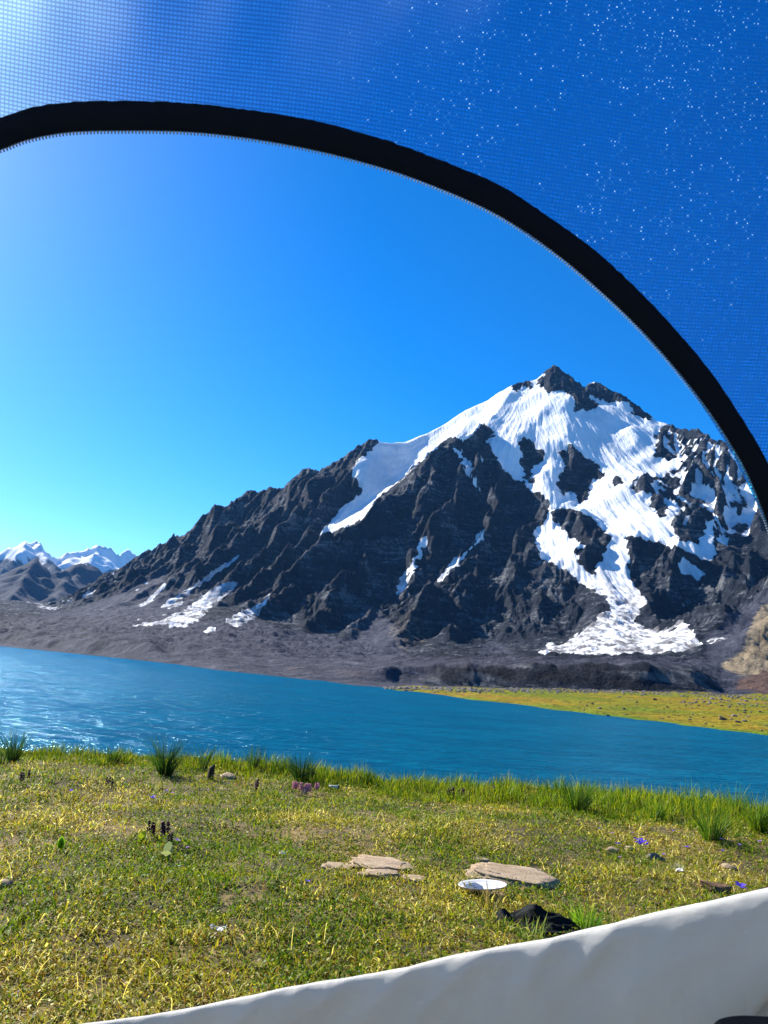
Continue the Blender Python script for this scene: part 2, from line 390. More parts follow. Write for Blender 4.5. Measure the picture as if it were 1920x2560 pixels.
KMIN = {1500: 0.42, 160: 0.85, 130: 0.8, 180: 0.8, 500: 0.55, 900: 0.62, 700: 0.62}
GX = np.arange(-2300, 2500, 5.0); GY = np.arange(250, 3900, 5.0)
X, Y = np.meshgrid(GX, GY)
H, _ = base_h(X, Y)
wx = X + 26 * fbm(X / 160, Y / 160, 3, 11); wy = Y + 26 * fbm(X / 160, Y / 160, 3, 12)
M = np.full(X.shape, -1e4)
def seg_dist(x, y, a, b):
    dx, dy = b[0] - a[0], b[1] - a[1]
    t = (((x - a[0]) * dx + (y - a[1]) * dy) / (dx * dx + dy * dy + 1e-9)).clip(0, 1)
    return np.hypot(x - a[0] - t * dx, y - a[1] - t * dy), t
def east(x, y, a, b):
    dx, dy = b[0] - a[0], b[1] - a[1]; c = (dx * (y - a[1]) - dy * (x - a[0])) / math.hypot(dx, dy)
    return (c / 40).clip(0, 1)
ASYM = {520: 1.5, 700: 0.25, 380: 0.4, 420: 0.45, 500: 0.4}
for pts, k, L, jag in RIDGES:
    P = np.array([at(float(a), float(b), float(c)) for a, b, c in pts])
    # jagged crest between the traced points
    Q = crom(P, 4); s = np.arange(len(Q))
    Q[:, 2] += 0.6 * jag * fbm(s * 0.9, s * 0 + jag, 2, 5) * (1 if jag > 6 else 1)
    hr = np.full(X.shape, -1e4); bd = np.full(X.shape, 1e9)
    x0, x1 = Q[:, 0].min() - 900, Q[:, 0].max() + 900
    y0, y1 = Q[:, 1].min() - 1300, Q[:, 1].max() + 900
    ix = slice(*np.searchsorted(GX, [x0, x1])); iy = slice(*np.searchsorted(GY, [y0, y1]))
    sx, sy = wx[iy, ix], wy[iy, ix]
    best = np.full(sx.shape, -1e4)
    # near a crest use the unwarped position so that the skyline stays put
    for i in range(len(Q) - 1):
        d0, t0 = seg_dist(X[iy, ix], Y[iy, ix], Q[i], Q[i + 1])
        d1, t1 = seg_dist(sx, sy, Q[i], Q[i + 1])
        w = (d0 / 90).clip(0, 1); d = d0 * (1 - w) + d1 * w; t = t0
        z = Q[i, 2] + (Q[i + 1, 2] - Q[i, 2]) * t
        if L in ASYM and Q[i + 1, 1] < Q[i, 1]: d = d * (1 + ASYM[L] * east(X[iy, ix], Y[iy, ix], Q[i], Q[i + 1]))
        km = KMIN.get(L, 0.62); best = np.maximum(best, z - km * d - max(k - km, 0.05) * L * (1 - np.exp(-d / L)))
    cur = M[iy, ix]
    df = np.abs(cur - best); sm = 7.0
    M[iy, ix] = np.maximum(cur, best) + sm * np.exp(-df / sm) * 0.25
hb = H.copy()
d = M - H
H = np.where(d > 0, M, H) + 10 * np.exp(-np.abs(d) / 12)  * (M > -500) 
mount = 1 / (1 + np.exp(-d / 8.0))
# rock relief before erosion
rel = ((H - LAKE) / 260).clip(0, 1) * mount
_px, _py = project(np.stack([X, Y, H], -1))
gsn = blur(samp(m_snow, _px, _py) * (Y > 700), 2); gscree = blur(samp(m_scree, _px, _py), 3)
rel = rel * (1 - 0.75 * gsn) * (1 - 0.6 * gscree)
U_ = wx * 0.95 - wy * 0.30; V_ = wx * 0.30 + wy * 0.95      # across and along the fall of the ribs
dsky = np.full(X.shape, 1e9); P = np.array([at(float(a), float(b), float(c)) for a, b, c in RIDGES[0][0]])
for i in range(len(P) - 1): dsky = np.minimum(dsky, seg_dist(X, Y, P[i], P[i + 1])[0])
skf = 0.18 + 0.82 * ((dsky - 20) / 170).clip(0, 1)
H += skf * rel * ((ridged(U_ / 130, V_ / 420, 3, 21) - 0.9) * 58 + (ridged(U_ / 48, V_ / 170, 3, 22) - 0.8) * 12) + rel * fbm(X / 40, Y / 40, 3, 31) * 4

# droplet erosion, all droplets in parallel
def erode(H, cell, mask, n, steps, seed, cap=5.5, er=0.32, dep=0.25):
    r = np.random.default_rng(seed); ny, nx = H.shape
    idx = r.choice(mask.size, n, p=(mask / mask.sum()).ravel())
    py = idx // nx + r.random(n); px = idx % nx + r.random(n)
    dx = np.zeros(n); dy = np.zeros(n); sp = np.ones(n); wat = np.ones(n); sed = np.zeros(n)
    h = H / cell
    for _ in range(steps):
        px = px.clip(1, nx - 3); py = py.clip(1, ny - 3)
        ix = px.astype(int); iy = py.astype(int); fx = px - ix; fy = py - iy
        a, b, c, d = h[iy, ix], h[iy, ix + 1], h[iy + 1, ix], h[iy + 1, ix + 1]
        gx = (b - a) * (1 - fy) + (d - c) * fy; gy = (c - a) * (1 - fx) + (d - b) * fx
        dx = dx * 0.25 - gx * 0.75; dy = dy * 0.25 - gy * 0.75
        l = np.hypot(dx, dy) + 1e-6; dx /= l; dy /= l
        h0 = a * (1 - fx) * (1 - fy) + b * fx * (1 - fy) + c * (1 - fx) * fy + d * fx * fy
        qx = (px + dx).clip(1, nx - 3); qy = (py + dy).clip(1, ny - 3)
        jx = qx.astype(int); jy = qy.astype(int); gx2 = qx - jx; gy2 = qy - jy
        h1 = h[jy, jx] * (1 - gx2) * (1 - gy2) + h[jy, jx + 1] * gx2 * (1 - gy2) + h[jy + 1, jx] * (1 - gx2) * gy2 + h[jy + 1, jx + 1] * gx2 * gy2
        dh = h1 - h0
        C = np.maximum(-dh, 0.01) * sp * wat * cap * 0.12
        up = dh > 0
        take = np.where(up, -np.minimum(dh, sed), np.where(sed > C, -(sed - C) * dep, np.minimum((C - sed) * er, -dh)))
        sed = sed + take
        n_ = nx * ny; fl = np.zeros(n_)
        for oy, ox, w in ((0, 0, (1 - fx) * (1 - fy)), (0, 1, fx * (1 - fy)), (1, 0, (1 - fx) * fy), (1, 1, fx * fy)):
            fl += np.bincount((iy + oy) * nx + ix + ox, weights=take * w, minlength=n_)
        fl = fl.reshape(ny, nx).clip(-0.25, 0.25)
        h = h - fl * mask.clip(0, 1)
        sp = np.sqrt(np.maximum(sp * sp - dh * 1.2, 0.05)).clip(0, 3); wat *= 0.985
        px, py = qx, qy
    return h * cell
emask = (mount * ((H - LAKE) / 60).clip(0, 1)) + 1e-9
emask *= 1 - 0.6 * gsn
emask[GY > 3300] *= 0.05
for b in range(5):
    H = erode(H, 5.0, emask, 26000, 70, 100 + b)
# light smoothing to remove single-cell pits
S = H.copy(); S[1:-1, 1:-1] = (H[1:-1, 1:-1] * 4 + H[:-2, 1:-1] + H[2:, 1:-1] + H[1:-1, :-2] + H[1:-1, 2:]) / 8
H = S
HB = blur(H, 3); H = H + (HB - H) * (gsn * 0.75 + gscree * 0.35).clip(0, 0.9)
def hgrid(x, y):
    fx = ((x - GX[0]) / 5.0).clip(0, len(GX) - 1.01); fy = ((y - GY[0]) / 5.0).clip(0, len(GY) - 1.01)
    ix, iy = fx.astype(int), fy.astype(int); fx, fy = fx - ix, fy - iy
    def s(A): return A[iy, ix] * (1 - fx) * (1 - fy) + A[iy, ix + 1] * fx * (1 - fy) + A[iy + 1, ix] * (1 - fx) * fy + A[iy + 1, ix + 1] * fx * fy
    return s(H), s(mount)
def terrain_h(x, y):
    b, ds = base_h(x, y); g, m = hgrid(x, y)
    r = np.hypot(x, y); w = ((r - 420) / 160).clip(0, 1) * (y > 260)
    h = b * (1 - w) + g * w
    return h, m * w, ds, r

NC = 1150
azs = np.linspace(R(-41), R(41), NC)
rr = np.concatenate([np.geomspace(70, 600, 270, endpoint=False), np.linspace(600, 3700, 560)])
A_, R_ = np.meshgrid(azs, rr)
TX, TY = R_ * np.sin(A_), R_ * np.cos(A_)
TZ, TM, DS, _ = terrain_h(TX, TY)
TPX, TPY = project(np.stack([TX, TY, TZ], -1))
wpx = 9 * fbm(TX / 55, TY / 55 + TZ / 40, 4, 201, 0.6); wpy = 6 * fbm(TX / 50, TY / 50 - TZ / 40, 4, 202, 0.6)
_wf = 0.35 + 0.65 * ((TPX - 750) / 200).clip(0, 1)
snow = samp(m_snow, TPX + wpx * _wf, TPY + wpy * _wf) * (R_ > 700); green = samp(m_green, TPX, TPY) * (R_ < 420)
hi = ((TZ - LAKE) / 120).clip(0, 1) * TM
scree_haze = samp(m_scree, TPX, TPY); 
# craggy relief: strong on bare rock, faint on snow and scree
rockw = hi * (1 - 0.93 * snow.clip(0, 1)) * (1 - 0.75 * scree_haze)
wu = 14 * fbm(TX / 60, TY / 60, 2, 43); tu = TX * 0.95 - TY * 0.30 + wu; tv = TX * 0.30 + TY * 0.95
TZ = TZ + rockw * (fbm(tu / 18, tv / 38, 5, 41, 0.6) * 3.4 + (ridged(tu / 30, tv / 95, 5, 51, 0.6) - 0.9) * 6.5)
low = (1 - hi) * (DS > 2) * (DS / 12).clip(0, 1)
TZ = TZ + low * (1 - green) * (fbm(TX / 24, TY / 24, 5, 61, 0.55) * (0.5 + 3.2 * ((R_ - 200) / 450).clip(0, 1)))
TZ = TZ + low * green * fbm(TX / 18, TY / 18, 4, 71) * 0.22
# the moraine's steep front is cut by small gullies
mf = np.exp(-((R_ / np.interp(A_, AZC, DMC) - 1.04) / 0.06) ** 2) * (TPX > 700) * (1 - green)
TZ = TZ + mf * fbm(TX / 7, TY / 60, 4, 81) * 0.45
# snow keeps to the hollows, rock shows on the crests
_cv = blur(H, 2) - H
def gs(A, x, y):
    fx = ((x - GX[0]) / 5.0).clip(0, len(GX) - 1.01); fy = ((y - GY[0]) / 5.0).clip(0, len(GY) - 1.01)
    ix, iy = fx.astype(int), fy.astype(int); fx, fy = fx - ix, fy - iy
    return A[iy, ix] * (1 - fx) * (1 - fy) + A[iy, ix + 1] * fx * (1 - fy) + A[iy + 1, ix] * (1 - fx) * fy + A[iy + 1, ix + 1] * fx * fy
cav = gs(_cv, TX, TY)
pkp = at(1385., 914., 2900.)
ang = np.arctan2(TX - pkp[0], -(TY - pkp[1] - 250)); dpk = np.hypot(TX - pkp[0], TY - pkp[1] - 250)
flute = fbm(ang * 62, dpk / 260, 3, 95, 0.6)
TZ = TZ + snow.clip(0, 1) * (R_ > 1500) * (flute * 2.6 * (dpk / 900).clip(0.3, 1.1))
sn2 = 0.0 + snow + 0.30 * flute * (1 - np.abs(2 * snow - 1).clip(0, 1)) * (snow > 0.02) + (0.07 * cav).clip(-0.45, 0.45) * (1 - np.abs(2 * snow - 1).clip(0, 0.6)) + samp(m_patch, TPX, TPY) * (0.25 + 0.45 * fbm(TX / 60 + TY / 90, TZ / 45, 4, 91) + (0.12 * cav).clip(-0.5, 0.5) + 0.25 * flute) * (1 - (snow > 0.6)) * (R_ > 700)
# rock stays bare where it is too steep
gz = np.gradient(TZ, axis=0) / np.gradient(R_, axis=0)

def terrain_material():
    m, n, l, b = mat_new('terrain')
    geo = N(n, 'ShaderNodeNewGeometry'); pos = geo.outputs['Position']
    at_ = lambda k: (lambda a: a.outputs['Fac'])(N(n, 'ShaderNodeAttribute', attribute_name=k))
    s, g, sc, tn, rs = at_('snow'), at_('green'), at_('scree_haze'), at_('tan'), at_('rust')
    n1 = noise_n(n, l, pos, 0.012, 8, 0.65); n2 = noise_n(n, l, pos, 0.09, 7, 0.7); n3 = noise_n(n, l, pos, 0.5, 5, 0.6)
    # tilted strata in the rock
    mp = N(n, 'ShaderNodeMapping'); mp.inputs['Rotation'].default_value = (R(35), R(28), R(20)); mp.inputs['Scale'].default_value = (0.012, 0.012, 0.14)
    l.new(pos, mp.inputs[0]); st = noise_n(n, l, mp.outputs[0], 1.0, 6, 0.6, 0.6)
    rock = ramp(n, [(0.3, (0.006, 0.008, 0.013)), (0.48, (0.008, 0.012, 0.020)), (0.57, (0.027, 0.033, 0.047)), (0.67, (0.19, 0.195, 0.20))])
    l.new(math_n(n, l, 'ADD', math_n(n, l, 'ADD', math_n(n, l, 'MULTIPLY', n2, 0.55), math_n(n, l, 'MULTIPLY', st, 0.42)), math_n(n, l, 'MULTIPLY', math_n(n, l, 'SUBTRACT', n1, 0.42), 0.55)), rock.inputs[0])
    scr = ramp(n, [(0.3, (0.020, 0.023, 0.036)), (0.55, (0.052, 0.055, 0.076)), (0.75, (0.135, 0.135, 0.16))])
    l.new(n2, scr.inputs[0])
    tan = ramp(n, [(0.3, (0.10, 0.075, 0.045)), (0.55, (0.30, 0.235, 0.15)), (0.75, (0.46, 0.38, 0.26))]); l.new(math_n(n, l, 'ADD', math_n(n, l, 'MULTIPLY', n3, .5), math_n(n, l, 'MULTIPLY', n2, .5)), tan.inputs[0])
    gr = ramp(n, [(0.36, (0.12, 0.165, 0.004)), (0.48, (0.21, 0.19, 0.004)), (0.60, (0.34, 0.19, 0.008)), (0.75, (0.20, 0.11, 0.02))])
    ng = noise_n(n, l, pos, 0.035, 6, 0.6); l.new(ng, gr.inputs[0])
    gcol = mixc(n, l, smoothstep(n, l, n3, 0.35, 0.75), gr.outputs[0], (0.17, 0.19, 0.006))
    gcol = mixc(n, l, smoothstep(n, l, at_('shore'), 0.0, 0.55), (0.12, 0.20, 0.006), gcol)
    # reddish scree near the lake
    wob = math_n(n, l, 'MULTIPLY', math_n(n, l, 'SUBTRACT', n2, 0.5), 1.1)
    def edge(a, lo=0.42, hi=0.58): return smoothstep(n, l, math_n(n, l, 'ADD', a, wob), lo, hi)
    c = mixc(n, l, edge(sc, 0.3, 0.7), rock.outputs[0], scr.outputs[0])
    c = mixc(n, l, edge(rs, 0.3, 0.7), c, mixc(n, l, n3, (0.065, 0.036, 0.028), (0.15, 0.095, 0.075)))
    c = mixc(n, l, edge(tn, 0.3, 0.7), c, tan.outputs[0])
    c = mixc(n, l, edge(g, 0.4, 0.6), c, gcol)
    sw = math_n(n, l, 'ADD', math_n(n, l, 'ADD', s, math_n(n, l, 'MULTIPLY', math_n(n, l, 'SUBTRACT', n2, 0.5), 0.55)), math_n(n, l, 'MULTIPLY', math_n(n, l, 'SUBTRACT', n3, 0.5), 0.6))
    sf = smoothstep(n, l, sw, 0.44, 0.56)
    dirt = ramp(n, [(0.3, (0.74, 0.76, 0.79)), (0.55, (0.90, 0.905, 0.91))]); l.new(n1, dirt.inputs[0])
    # the avalanche cone at the foot carries rubble and dust
    sz = N(n, 'ShaderNodeSeparateXYZ'); l.new(pos, sz.inputs[0])
    lowf = math_n(n, l, 'SUBTRACT', 1.0, smoothstep(n, l, sz.outputs[2], 90, 330))
    mz = N(n, 'ShaderNodeMapping'); mz.inputs['Scale'].default_value = (0.06, 0.014, 0.02); l.new(pos, mz.inputs[0])
    dn = noise_n(n, l, mz.outputs[0], 1.0, 7, 0.7, 0.4)
    dc = mixc(n, l, math_n(n, l, 'MULTIPLY', lowf, smoothstep(n, l, dn, 0.38, 0.60)), dirt.outputs[0], (0.13, 0.125, 0.13))
    c = mixc(n, l, sf, c, dc)
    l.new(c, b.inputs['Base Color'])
    b.inputs['Roughness'].default_value = 0.9; b.inputs['Specular IOR Level'].default_value = 0.12
    # bump: cracked rock, soft fluted snow, small stones on scree
    fl = N(n, 'ShaderNodeMapping'); fl.inputs['Scale'].default_value = (0.16, 0.012, 0.012); fl.inputs['Rotation'].default_value = (0, 0, R(-8)); l.new(pos, fl.inputs[0])
    flu = noise_n(n, l, fl.outputs[0], 1.0, 5, 0.6, 0.3)
    hgt = N(n, 'ShaderNodeMix'); l.new(sf, hgt.inputs[0])
    l.new(math_n(n, l, 'ADD', math_n(n, l, 'MULTIPLY', n2, 16), math_n(n, l, 'MULTIPLY', n3, 3.5)), hgt.inputs[2])
    l.new(math_n(n, l, 'ADD', math_n(n, l, 'MULTIPLY', flu, 4.5), math_n(n, l, 'MULTIPLY', n1, 6)), hgt.inputs[3])
    inv = math_n(n, l, 'SUBTRACT', 1.0, math_n(n, l, 'MULTIPLY', math_n(n, l, 'MAXIMUM', sc, g), 0.6))
    hh = math_n(n, l, 'MULTIPLY', hgt.outputs[0], math_n(n, l, 'MAXIMUM', inv, math_n(n, l, 'MULTIPLY', sf, 1.0)))
    bp = N(n, 'ShaderNodeBump'); bp.inputs['Strength'].default_value = 0.9; bp.inputs['Distance'].default_value = 1.0
    l.new(hh, bp.inputs['Height']); l.new(bp.outputs[0], b.inputs['Normal'])
    return m
TERR = terrain_material()
V = np.stack([TX, TY, TZ], -1).reshape(-1, 3)
shore_f = (DS / 18).clip(0, 1)
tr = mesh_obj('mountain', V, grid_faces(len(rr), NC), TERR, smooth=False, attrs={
    'snow': sn2.ravel(), 'green': green.ravel(), 'scree_haze': scree_haze.ravel(), 'tan': samp(m_tan, TPX, TPY).ravel() * (R_.ravel() < 1500),
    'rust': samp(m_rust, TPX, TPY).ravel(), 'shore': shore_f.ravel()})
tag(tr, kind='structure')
_fi = grid_faces(len(rr), NC)

# ------------------------------------------------------------------ far ranges on the left
def far_range(name, ridges, x0, x1, y0, y1, step, snow_line, zbase, seed):
    gx = np.arange(x0, x1, step); gy = np.arange(y0, y1, step); X, Y = np.meshgrid(gx, gy)
    M = np.full(X.shape, zbase)
    wx = X + 90 * fbm(X / 500, Y / 500, 3, seed); wy = Y + 90 * fbm(X / 500, Y / 500, 3, seed + 1)
    for pts, k, L, jag in ridges:
        P = crom(np.array([at(float(a), float(b), float(c)) for a, b, c in pts]), 5); s = np.arange(len(P))
        P[:, 2] += jag * fbm(s * .8, s * 0 + 3.3, 3, seed)
        for i in range(len(P) - 1):
            d0, t = seg_dist(X, Y, P[i], P[i + 1]); d1, _ = seg_dist(wx, wy, P[i], P[i + 1])
            w = (d0 / 300).clip(0, 1); d = d0 * (1 - w) + d1 * w
            M = np.maximum(M, P[i, 2] + (P[i + 1, 2] - P[i, 2]) * t - k * L * (1 - np.exp(-d / L)) - 0.1 * d)
    rel = ((M - zbase) / 300).clip(0, 1)
    M += rel * 8 + rel * ((ridged(X / 420, Y / 420, 5, seed + 4) - 1.15) * 60).clip(-50, 8) + rel * fbm(X / 110, Y / 110, 4, seed + 7) * 8
    px, py = project(np.stack([X, Y, M], -1))
    sn = ((M - snow_line) / 260 + 0.5 + 0.45 * fbm(X / 260, Y / 260, 4, seed + 9)).clip(0, 1)
    z = np.zeros(X.size)
    o = mesh_obj(name, np.stack([X, Y, M], -1).reshape(-1, 3), grid_faces(len(gy), len(gx)), TERR,
                 attrs={'snow': sn.ravel(), 'green': z, 'scree_haze': z + (0.25 if snow_line > 700 else 0.75), 'tan': z, 'rust': z, 'shore': z + 1})  # foothills take the bluish scree colour as haze painted into their rock
    return tag(o, kind='structure')
far_range('snowy_mountains', [
  ([(-250,1450,9500),(-120,1400,9300),(-40,1385,9200),(20,1368,9000),(50,1350,9000),(66,1341,9000),(78,1352,9000),(90,1346,9000),(108,1368,9050),(140,1385,9100),(175,1383,9300),(215,1373,9400),(250,1365,9400),(275,1372,9400),(300,1384,9500),(322,1374,9600),(345,1388,9700),(420,1420,9800)], 1.25, 1500, 18),
  ([(66,1341,9000),(55,1372,8600),(20,1410,8000),(-10,1440,7500)], 1.2, 700, 14), ([(90,1346,9000),(120,1392,8500),(150,1425,7900)], 1.2, 700, 14), ([(-20,1380,9000),(-60,1420,8300)], 1.1, 700, 14),
  ([(250,1365,9400),(230,1395,8900),(210,1420,8300)], 0.6, 900, 20)],
  -6500, -1500, 6300, 11000, 28, 800, 400, 210)
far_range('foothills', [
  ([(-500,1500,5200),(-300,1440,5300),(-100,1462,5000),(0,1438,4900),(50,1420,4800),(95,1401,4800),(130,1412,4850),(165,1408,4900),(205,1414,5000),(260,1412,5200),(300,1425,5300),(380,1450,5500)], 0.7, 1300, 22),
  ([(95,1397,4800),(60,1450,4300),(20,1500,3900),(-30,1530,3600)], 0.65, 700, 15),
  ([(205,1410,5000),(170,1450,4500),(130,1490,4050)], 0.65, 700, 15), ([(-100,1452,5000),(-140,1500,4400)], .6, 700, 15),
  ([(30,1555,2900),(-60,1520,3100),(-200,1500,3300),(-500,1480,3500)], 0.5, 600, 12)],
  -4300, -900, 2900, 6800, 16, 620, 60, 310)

# ------------------------------------------------------------------ lake
m, n, l, b = mat_new('lake_water')
geo = N(n, 'ShaderNodeNewGeometry')
mp = N(n, 'ShaderNodeMapping'); mp.inputs['Scale'].default_value = (0.55, 1.0, 1.0); mp.inputs['Rotation'].default_value = (0, 0, R(12)); l.new(geo.outputs['Position'], mp.inputs[0])
w1 = noise_n(n, l, mp.outputs[0], 1.3, 5, 0.62, 0.4); w2 = noise_n(n, l, mp.outputs[0], 0.22, 3, 0.5)
w3 = noise_n(n, l, mp.outputs[0], 0.03, 3, 0.5)
mp2 = N(n, 'ShaderNodeMapping'); mp2.inputs['Scale'].default_value = (0.16, 0.5, 1.0); mp2.inputs['Rotation'].default_value = (0, 0, R(8)); l.new(geo.outputs['Position'], mp2.inputs[0])
w4 = noise_n(n, l, mp2.outputs[0], 0.9, 6, 0.75, 0.5)
hh = math_n(n, l, 'MULTIPLY', math_n(n, l, 'ADD', math_n(n, l, 'MULTIPLY', w1, 0.6), math_n(n, l, 'ADD', math_n(n, l, 'MULTIPLY', w2, 1.0), math_n(n, l, 'MULTIPLY', w4, 0.4))), math_n(n, l, 'ADD', 0.55, math_n(n, l, 'MULTIPLY', w3, 0.9)))
bp = N(n, 'ShaderNodeBump'); bp.inputs['Distance'].default_value = 1.0; bp.inputs['Strength'].default_value = 0.8
l.new(hh, bp.inputs['Height'])
dfu = N(n, 'ShaderNodeBsdfDiffuse'); l.new(mixc(n, l, smoothstep(n, l, w4, 0.40, 0.62), (0.0, 0.074, 0.138), (0.0, 0.100, 0.172)), dfu.inputs[0]); l.new(bp.outputs[0], dfu.inputs['Normal'])
gl = N(n, 'ShaderNodeBsdfGlossy'); gl.inputs['Roughness'].default_value = 0.17; gl.inputs[0].default_value = (0.42, 0.76, 1.0, 1); l.new(bp.outputs[0], gl.inputs['Normal'])
fr = N(n, 'ShaderNodeFresnel'); fr.inputs[0].default_value = 1.33; l.new(bp.outputs[0], fr.inputs['Normal'])
sh = N(n, 'ShaderNodeMixShader'); l.new(math_n(n, l, 'MINIMUM', fr.outputs[0], 0.27), sh.inputs[0]); l.new(dfu.outputs[0], sh.inputs[1]); l.new(gl.outputs[0], sh.inputs[2])
n.remove(b); l.new(sh.outputs[0], n['Material Output'].inputs[0])
WATER = m
lk = mesh_obj('lake', [(-2500, -60, LAKE), (2500, -60, LAKE), (2500, 1400, LAKE), (-2500, 1400, LAKE)], [[0, 1, 2, 3]], m)
tag(lk, kind='structure')

# ------------------------------------------------------------------ near bank
def ground_h(x, y):
    r = np.hypot(x * 0.35, y)
    e = 7.5 - 0.0 * x
    h = 0.05 * fbm(x / 2.2, y / 2.2, 3, 401) + 0.018 * fbm(x / 0.5, y / 0.5, 3, 402)
    drop = (r - e).clip(0, None)
    return h - 0.02 * (r > 0) * r * 0 - np.where(drop > 0, 0.42 * drop + 0.02 * drop ** 2, 0)
gx = np.arange(-22, 22, 0.08); gy = np.concatenate([np.arange(-6, 9, 0.06), np.arange(9, 24, 0.25)])
X2, Y2 = np.meshgrid(gx, gy); Z2 = ground_h(X2, Y2).clip(-7, None)
m, n, l, b = mat_new('soil')
geo = N(n, 'ShaderNodeNewGeometry'); pos = geo.outputs['Position']
a1 = noise_n(n, l, pos, 1.4, 6, 0.6); a2 = noise_n(n, l, pos, 22, 6, 0.7)
rp = ramp(n, [(0.32, (0.020, 0.018, 0.003)), (0.47, (0.070, 0.050, 0.010)), (0.58, (0.24, 0.155, 0.045)), (0.72, (0.46, 0.32, 0.14))])
l.new(math_n(n, l, 'ADD', math_n(n, l, 'MULTIPLY', a1, .42), math_n(n, l, 'MULTIPLY', a2, .58)), rp.inputs[0])
l.new(rp.outputs[0], b.inputs['Base Color']); b.inputs['Roughness'].default_value = 0.95
bp = N(n, 'ShaderNodeBump'); bp.inputs['Distance'].default_value = 0.02; l.new(a2, bp.inputs['Height']); l.new(bp.outputs[0], b.inputs['Normal'])
tag(mesh_obj('ground', np.stack([X2, Y2, Z2], -1).reshape(-1, 3), grid_faces(len(gy), len(gx)), m, smooth=True), kind='structure')

# ------------------------------------------------------------------ the tent: netting, binding, zip and the white lower wall
def tent_surface(px, py):
    """point of the leaning front wall of the tent seen in direction (px, py)"""
    d = ray(px, py)
    nrm = np.array([0.10, -1.0, -0.42]); nrm /= np.linalg.norm(nrm)
    p0 = np.array([0.0, 0.66, 1.10])
    t = ((p0 - EYE) @ nrm) / (d @ nrm)
    return EYE + d * t[..., None]
NRM = np.array([0.10, -1.0, -0.42]); NRM /= np.linalg.norm(NRM)   # towards the inside
tent = thing('tent', 'inside of a tent front with blue see-through netting, dark arched opening and white lower wall', 'tent', (0, 0.66, 0))
TL = np.array([0, 0.66, 0])
OUT = [(-1150,2500),(-1180,1900),(-1080,1300),(-820,820),(-420,455),(-180,345),(0,293),(80,268),(165,256),(289,252),(463,257),(648,278),(810,307),(960,349),(1099,399),(1250,463),(1366,538),(1480,620),(1585,715),(1678,812),(1771,922),(1852,1040),(1920,1160),(2010,1370),(2060,1600),(2085,1900),(2085,2200),(2060,2600)]
INN = [(-1080,2500),(-1110,1900),(-1015,1330),(-770,870),(-400,530),(-180,430),(0,376),(69,351),(174,332),(324,328),(486,332),(648,351),(810,382),(960,422),(1076,463),(1200,516),(1300,572),(1400,643),(1500,728),(1597,820),(1680,912),(1753,1003),(1817,1096),(1880,1212),(1945,1400),(1990,1620),(2012,1900),(2012,2200),(1990,2600)]
def resamp(P, n):
    c = crom(P, 10); s = np.concatenate([[0], np.cumsum(np.hypot(*np.diff(c, axis=0).T))]); s /= s[-1]
    return c, s
oc, os_ = resamp(OUT, 0); ic, is_ = resamp(INN, 0)
NA = 420
# pair the two edges by closest direction from the opening's centre
cen = np.array([450.0, 1500.0])
def polar(c): 
    a = np.unwrap(np.arctan2(c[:, 1] - cen[1], c[:, 0] - cen[0])); return a
ao, ai = polar(oc), polar(ic)
# left foot starts near +pi*0.8.. and runs clockwise in the picture
lo = max(min(ao[0], ao[-1]), min(ai[0], ai[-1])) + 0.01; hi_ = min(max(ao[0], ao[-1]), max(ai[0], ai[-1])) - 0.01
aa = np.linspace(lo, hi_, NA)
def along(a, c):
    o = np.argsort(a); return np.stack([np.interp(aa, a[o], c[o, 0]), np.interp(aa, a[o], c[o, 1])], 1)
EO, EI = along(ao, oc), along(ai, ic)
PO, PI_ = tent_surface(EO[:, 0], EO[:, 1]), tent_surface(EI[:, 0], EI[:, 1])
# plane coordinates (metres) for the weave
UX = np.cross([0, 0, 1], NRM); UX /= np.linalg.norm(UX); UY = np.cross(NRM, UX)
PC = tent_surface(cen[0:1], cen[1:2])[0]
rows = []
ts = np.concatenate([[-0.03], np.linspace(0.0, 1, 26) ** 1.3])
for t in ts:
    rows.append(PO + (PO - PC) * t * 1.6)
G = np.array(rows)                           # (27, NA, 3)
uu = (G - PC) @ UX; vv = (G - PC) @ UY
bulge = 0.012 * fbm(uu * 2.2, vv * 2.2, 3, 501) + 0.003 * fbm(uu * 9, vv * 9, 2, 502)
fade = (np.abs(ts)[:, None] * 6).clip(0, 1)
G = G + NRM * (bulge * fade)[..., None]
uw = uu + 0.010 * fbm(uu * 1.6, vv * 1.6, 2, 503) + 0.03 * vv * vv; vw = vv + 0.014 * fbm(uu * 1.8, vv * 1.8, 2, 504) - 0.05 * uu * uu + 0.0 * uu
# material of the netting: a woven grid of dark blue threads with open cells between them
m, n, l, b = mat_new('netting')
n.remove(b); out = n['Material Output']
uvn = N(n, 'ShaderNodeUVMap'); sp = N(n, 'ShaderNodeSeparateXYZ'); l.new(uvn.outputs[0], sp.inputs[0])
CELL = 0.0030
def thread(sock, width, other):
    v = math_n(n, l, 'DIVIDE', sock, CELL)
    fr = math_n(n, l, 'FRACT', v)
    dd = math_n(n, l, 'ABSOLUTE', math_n(n, l, 'SUBTRACT', fr, 0.5))
    return math_n(n, l, 'LESS_THAN', dd, width / 2)
wn_ = noise_n(n, l, uvn.outputs[0], 900, 1, 0.5)
th = thread(sp.outputs['X'], 0.26, None); tv = thread(sp.outputs['Y'], 0.40, None)
mask = math_n(n, l, 'MAXIMUM', th, tv)
